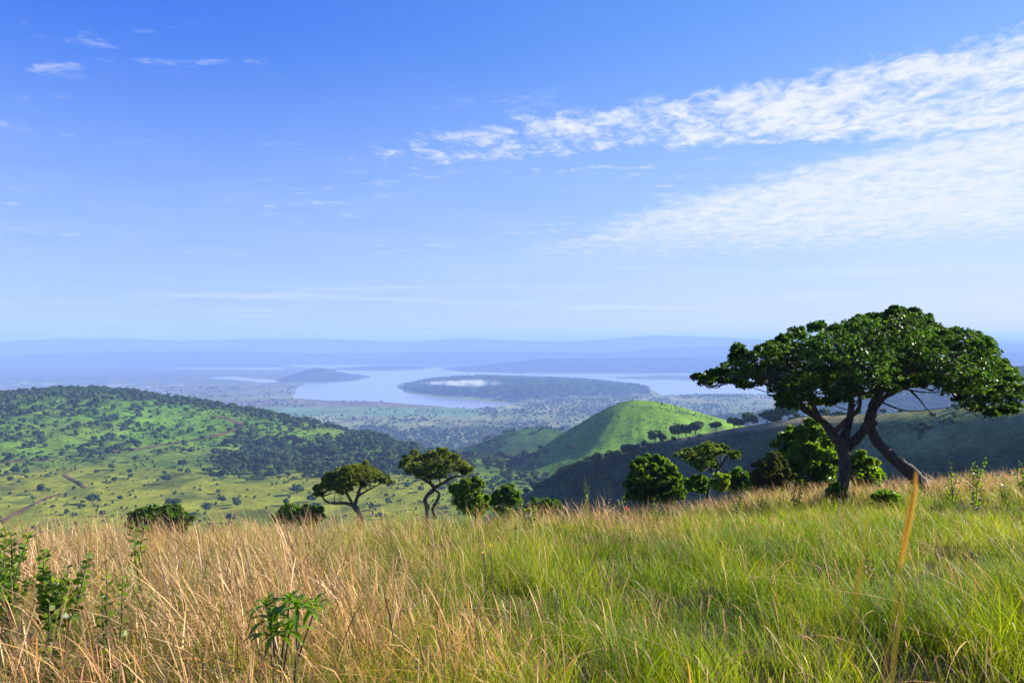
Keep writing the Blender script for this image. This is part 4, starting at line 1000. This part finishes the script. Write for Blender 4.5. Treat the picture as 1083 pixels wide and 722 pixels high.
def mth(op, a, b=0.0, c=None, clamp=False):
    n = nt.nodes.new('ShaderNodeMath'); n.operation = op; n.use_clamp = clamp
    link_in(n.inputs[0], a); link_in(n.inputs[1], b)
    if c is not None: link_in(n.inputs[2], c)
    return n.outputs[0]
def sst(a, b, x):
    n = nt.nodes.new('ShaderNodeMapRange'); n.interpolation_type = 'SMOOTHSTEP'
    link_in(n.inputs[0], x); link_in(n.inputs[1], a); link_in(n.inputs[2], b); n.inputs[3].default_value = 0; n.inputs[4].default_value = 1
    return n.outputs[0]
def ramp(x, pts):     # piecewise linear value
    n = nt.nodes.new('ShaderNodeFloatCurve'); cv = n.mapping.curves[0]
    x0, x1 = pts[0][0], pts[-1][0]; ymin = min(p[1] for p in pts); ymax = max(p[1] for p in pts)
    t = mth('DIVIDE', mth('SUBTRACT', x, x0), x1-x0, clamp=True)
    while len(cv.points) < len(pts): cv.points.new(.5, .5)
    for q, p in zip(cv.points, pts): q.location = ((p[0]-x0)/(x1-x0), (p[1]-ymin)/(ymax-ymin)); q.handle_type = 'VECTOR'
    n.mapping.update(); nt.links.new(t, n.inputs['Value'])
    return mth('ADD', mth('MULTIPLY', n.outputs[0], ymax-ymin), ymin)
tc = nt.nodes.new('ShaderNodeTexCoord'); sx = nt.nodes.new('ShaderNodeSeparateXYZ'); nt.links.new(tc.outputs['Generated'], sx.inputs[0])
dz = mth('MAXIMUM', sx.outputs[2], .012)
PX = mth('DIVIDE', sx.outputs[0], dz); PY = mth('DIVIDE', sx.outputs[1], dz)    # a flat cloud layer seen from below
def noise(sx_, sy_, det, dist, seed, rot=.0, rough=.55):
    c, s = math.cos(rot), math.sin(rot)
    cb = nt.nodes.new('ShaderNodeCombineXYZ')
    a = mth('ADD', mth('MULTIPLY', PX, c), mth('MULTIPLY', PY, s)); b = mth('SUBTRACT', mth('MULTIPLY', PY, c), mth('MULTIPLY', PX, s))
    nt.links.new(mth('MULTIPLY', a, sx_), cb.inputs[0]); nt.links.new(mth('MULTIPLY', b, sy_), cb.inputs[1]); cb.inputs[2].default_value = seed
    n = nt.nodes.new('ShaderNodeTexNoise'); n.inputs['Scale'].default_value = 1; n.inputs['Detail'].default_value = det; n.inputs['Roughness'].default_value = rough; n.inputs['Distortion'].default_value = dist
    nt.links.new(cb.outputs[0], n.inputs[0]); return n.outputs[0]
S_ = mth('SUBTRACT', mth('MULTIPLY', PX, .816), mth('MULTIPLY', PY, .577))
T_ = mth('ADD', mth('MULTIPLY', PX, .577), mth('MULTIPLY', PY, .816))
big = noise(.9, .9, 3, .3, 3.0)
wob = mth('MULTIPLY', mth('SUBTRACT', big, .5), 1.0)
T1 = mth('ADD', T_, mth('MULTIPLY', wob, .6))
# upper band of small cells
ctr = ramp(S_, [(-4.8, 3.5), (-2.9, 3.5), (-2.1, 3.52), (-1.5, 3.70), (-.3, 3.98), (1.5, 4.0)])
hw = ramp(S_, [(-4.8, .2), (-3.2, .45), (-2.1, .52), (-1.5, .60), (-.3, .88), (1.5, 1.1)])
b1 = mth('SUBTRACT', 1, sst(.45, 1.25, mth('DIVIDE', mth('ABSOLUTE', mth('SUBTRACT', T1, ctr)), hw)))
b1 = mth('MULTIPLY', b1, ramp(S_, [(-4.0, 0), (-3.2, .46), (-2.2, .70), (-1.2, .95), (1.5, 1.0)]))
# lower, wider sheet
edge = ramp(S_, [(-9, 10.6), (-5.3, 7.3), (-2.9, 5.4), (-1.57, 4.6), (-.4, 3.95), (1.5, 3.5)])
b2 = mth('MULTIPLY', sst(-.15, .9, mth('SUBTRACT', T1, edge)), mth('SUBTRACT', 1, sst(6.6, 12.6, T1)))
b2 = mth('MULTIPLY', b2, ramp(S_, [(-11.5, 0), (-7.5, .30), (-4.4, .62), (-2.6, .9), (-1, 1), (1.5, 1)]))
cells = noise(7.5, 4.6, 6, .6, 1.3, -.22, .62); fine_n = noise(24, 13, 3, .3, 7.7, -.22, .6)
tex = mth('ADD', mth('MULTIPLY', cells, .75), mth('MULTIPLY', fine_n, .25))
def cover(b, lo_, hi_, soft, amp):
    th = mth('ADD', mth('MULTIPLY', b, hi_-lo_), lo_)
    return mth('MULTIPLY', mth('MULTIPLY', sst(th, mth('ADD', th, soft), tex), amp), mth('MULTIPLY', b, 2.2, clamp=True))
c1 = cover(b1, .62, .28, .34, .95)
c2 = cover(b2, .62, .14, .50, .90)
# faint wisps elsewhere
wis = mth('MULTIPLY', mth('MULTIPLY', sst(.50, .66, noise(2.2, 4.0, 4, .4, 11.0, -.25)), sst(.44, .60, noise(.55, .55, 2, 0, 17.0))), .34)
wis = mth('MULTIPLY', wis, sst(.45, .58, tex))
# milky veil low in the sky
veil = mth('MULTIPLY', mth('MULTIPLY', sst(.50, .74, noise(.16, .30, 3, .3, 23.0)), sst(7.0, 11.0, T_)), .38)
al = mth('MAXIMUM', mth('MAXIMUM', c1, c2), mth('MAXIMUM', wis, veil))
# thin high haze that whitens the sky towards the horizon
thin = mth('MULTIPLY', mth('SUBTRACT', 1, sst(.02, .36, sx.outputs[2])), mth('ADD', .50, mth('MULTIPLY', mth('SUBTRACT', big, .5), .35)))
# deeper blue than the plain model sky: each channel gets its own response
EXPO = 1.52; K_ = .07*2**EXPO
sc_ = nt.nodes.new('ShaderNodeSeparateColor'); nt.links.new(sky.outputs[0], sc_.inputs[0])
cc_ = nt.nodes.new('ShaderNodeCombineColor')
# a polarised band of darker sky at right angles to the sun
vd_ = nt.nodes.new('ShaderNodeVectorMath'); vd_.operation = 'DOT_PRODUCT'; nt.links.new(tc.outputs['Generated'], vd_.inputs[0]); vd_.inputs[1].default_value = tuple(sd_)
pol = mth('POWER', mth('SUBTRACT', 1, mth('MULTIPLY', vd_.outputs['Value'], vd_.outputs['Value'])), 6)
for q, (p_, g_, a_, sc__) in enumerate(((1.45, 1.78, .40, 1.2), (1.15, 1.50, .22, .9), (.30, 1.08, 0, 0))):
    c_ = mth('MULTIPLY', sc_.outputs[q], .153)
    nt.links.new(mth('MULTIPLY', mth('DIVIDE', mth('MULTIPLY', mth('POWER', c_, p_), g_/K_), mth('ADD', 1, mth('MULTIPLY', c_, sc__))), mth('SUBTRACT', 1, mth('MULTIPLY', pol, a_))), cc_.inputs[q])
mixn = nt.nodes.new('ShaderNodeMix'); mixn.data_type = 'RGBA'; nt.links.new(al, mixn.inputs[0])
mixt = nt.nodes.new('ShaderNodeMix'); mixt.data_type = 'RGBA'; nt.links.new(thin, mixt.inputs[0]); nt.links.new(cc_.outputs[0], mixt.inputs[6]); mixt.inputs[7].default_value = (.62/K_, .735/K_, 1.02/K_, 1)
nt.links.new(mixt.outputs[2], mixn.inputs[6]); mixn.inputs[7].default_value = (.93/K_, .955/K_, 1.03/K_, 1)
nt.links.new(mixn.outputs[2], bg.inputs[0]); nt.links.new(bg.outputs[0], out.inputs[0])

# ------------------------------------------------------------------ camera and render settings
cam = bpy.data.cameras.new('camera'); cam.sensor_width = 36; cam.lens = 36*FPX/1083; cam.clip_start = .05; cam.clip_end = 120000
cam.dof.use_dof = True; cam.dof.focus_distance = 40; cam.dof.aperture_fstop = 9
co = bpy.data.objects.new('camera', cam); COL.objects.link(co); co.location = (0, 0, 0); co.rotation_euler = (math.pi/2, 0, 0)
scene.camera = co
scene.view_settings.view_transform = 'Standard'; scene.view_settings.look = 'None'; scene.view_settings.gamma = 1; scene.view_settings.exposure = EXPO
scene.cycles.max_bounces = 5; scene.cycles.diffuse_bounces = 2; scene.cycles.glossy_bounces = 2; scene.cycles.transmission_bounces = 3; scene.cycles.volume_bounces = 1
scene.cycles.caustics_reflective = False; scene.cycles.caustics_refractive = False
scene.cycles.use_denoising = True
scene.cycles.volume_max_steps = 256
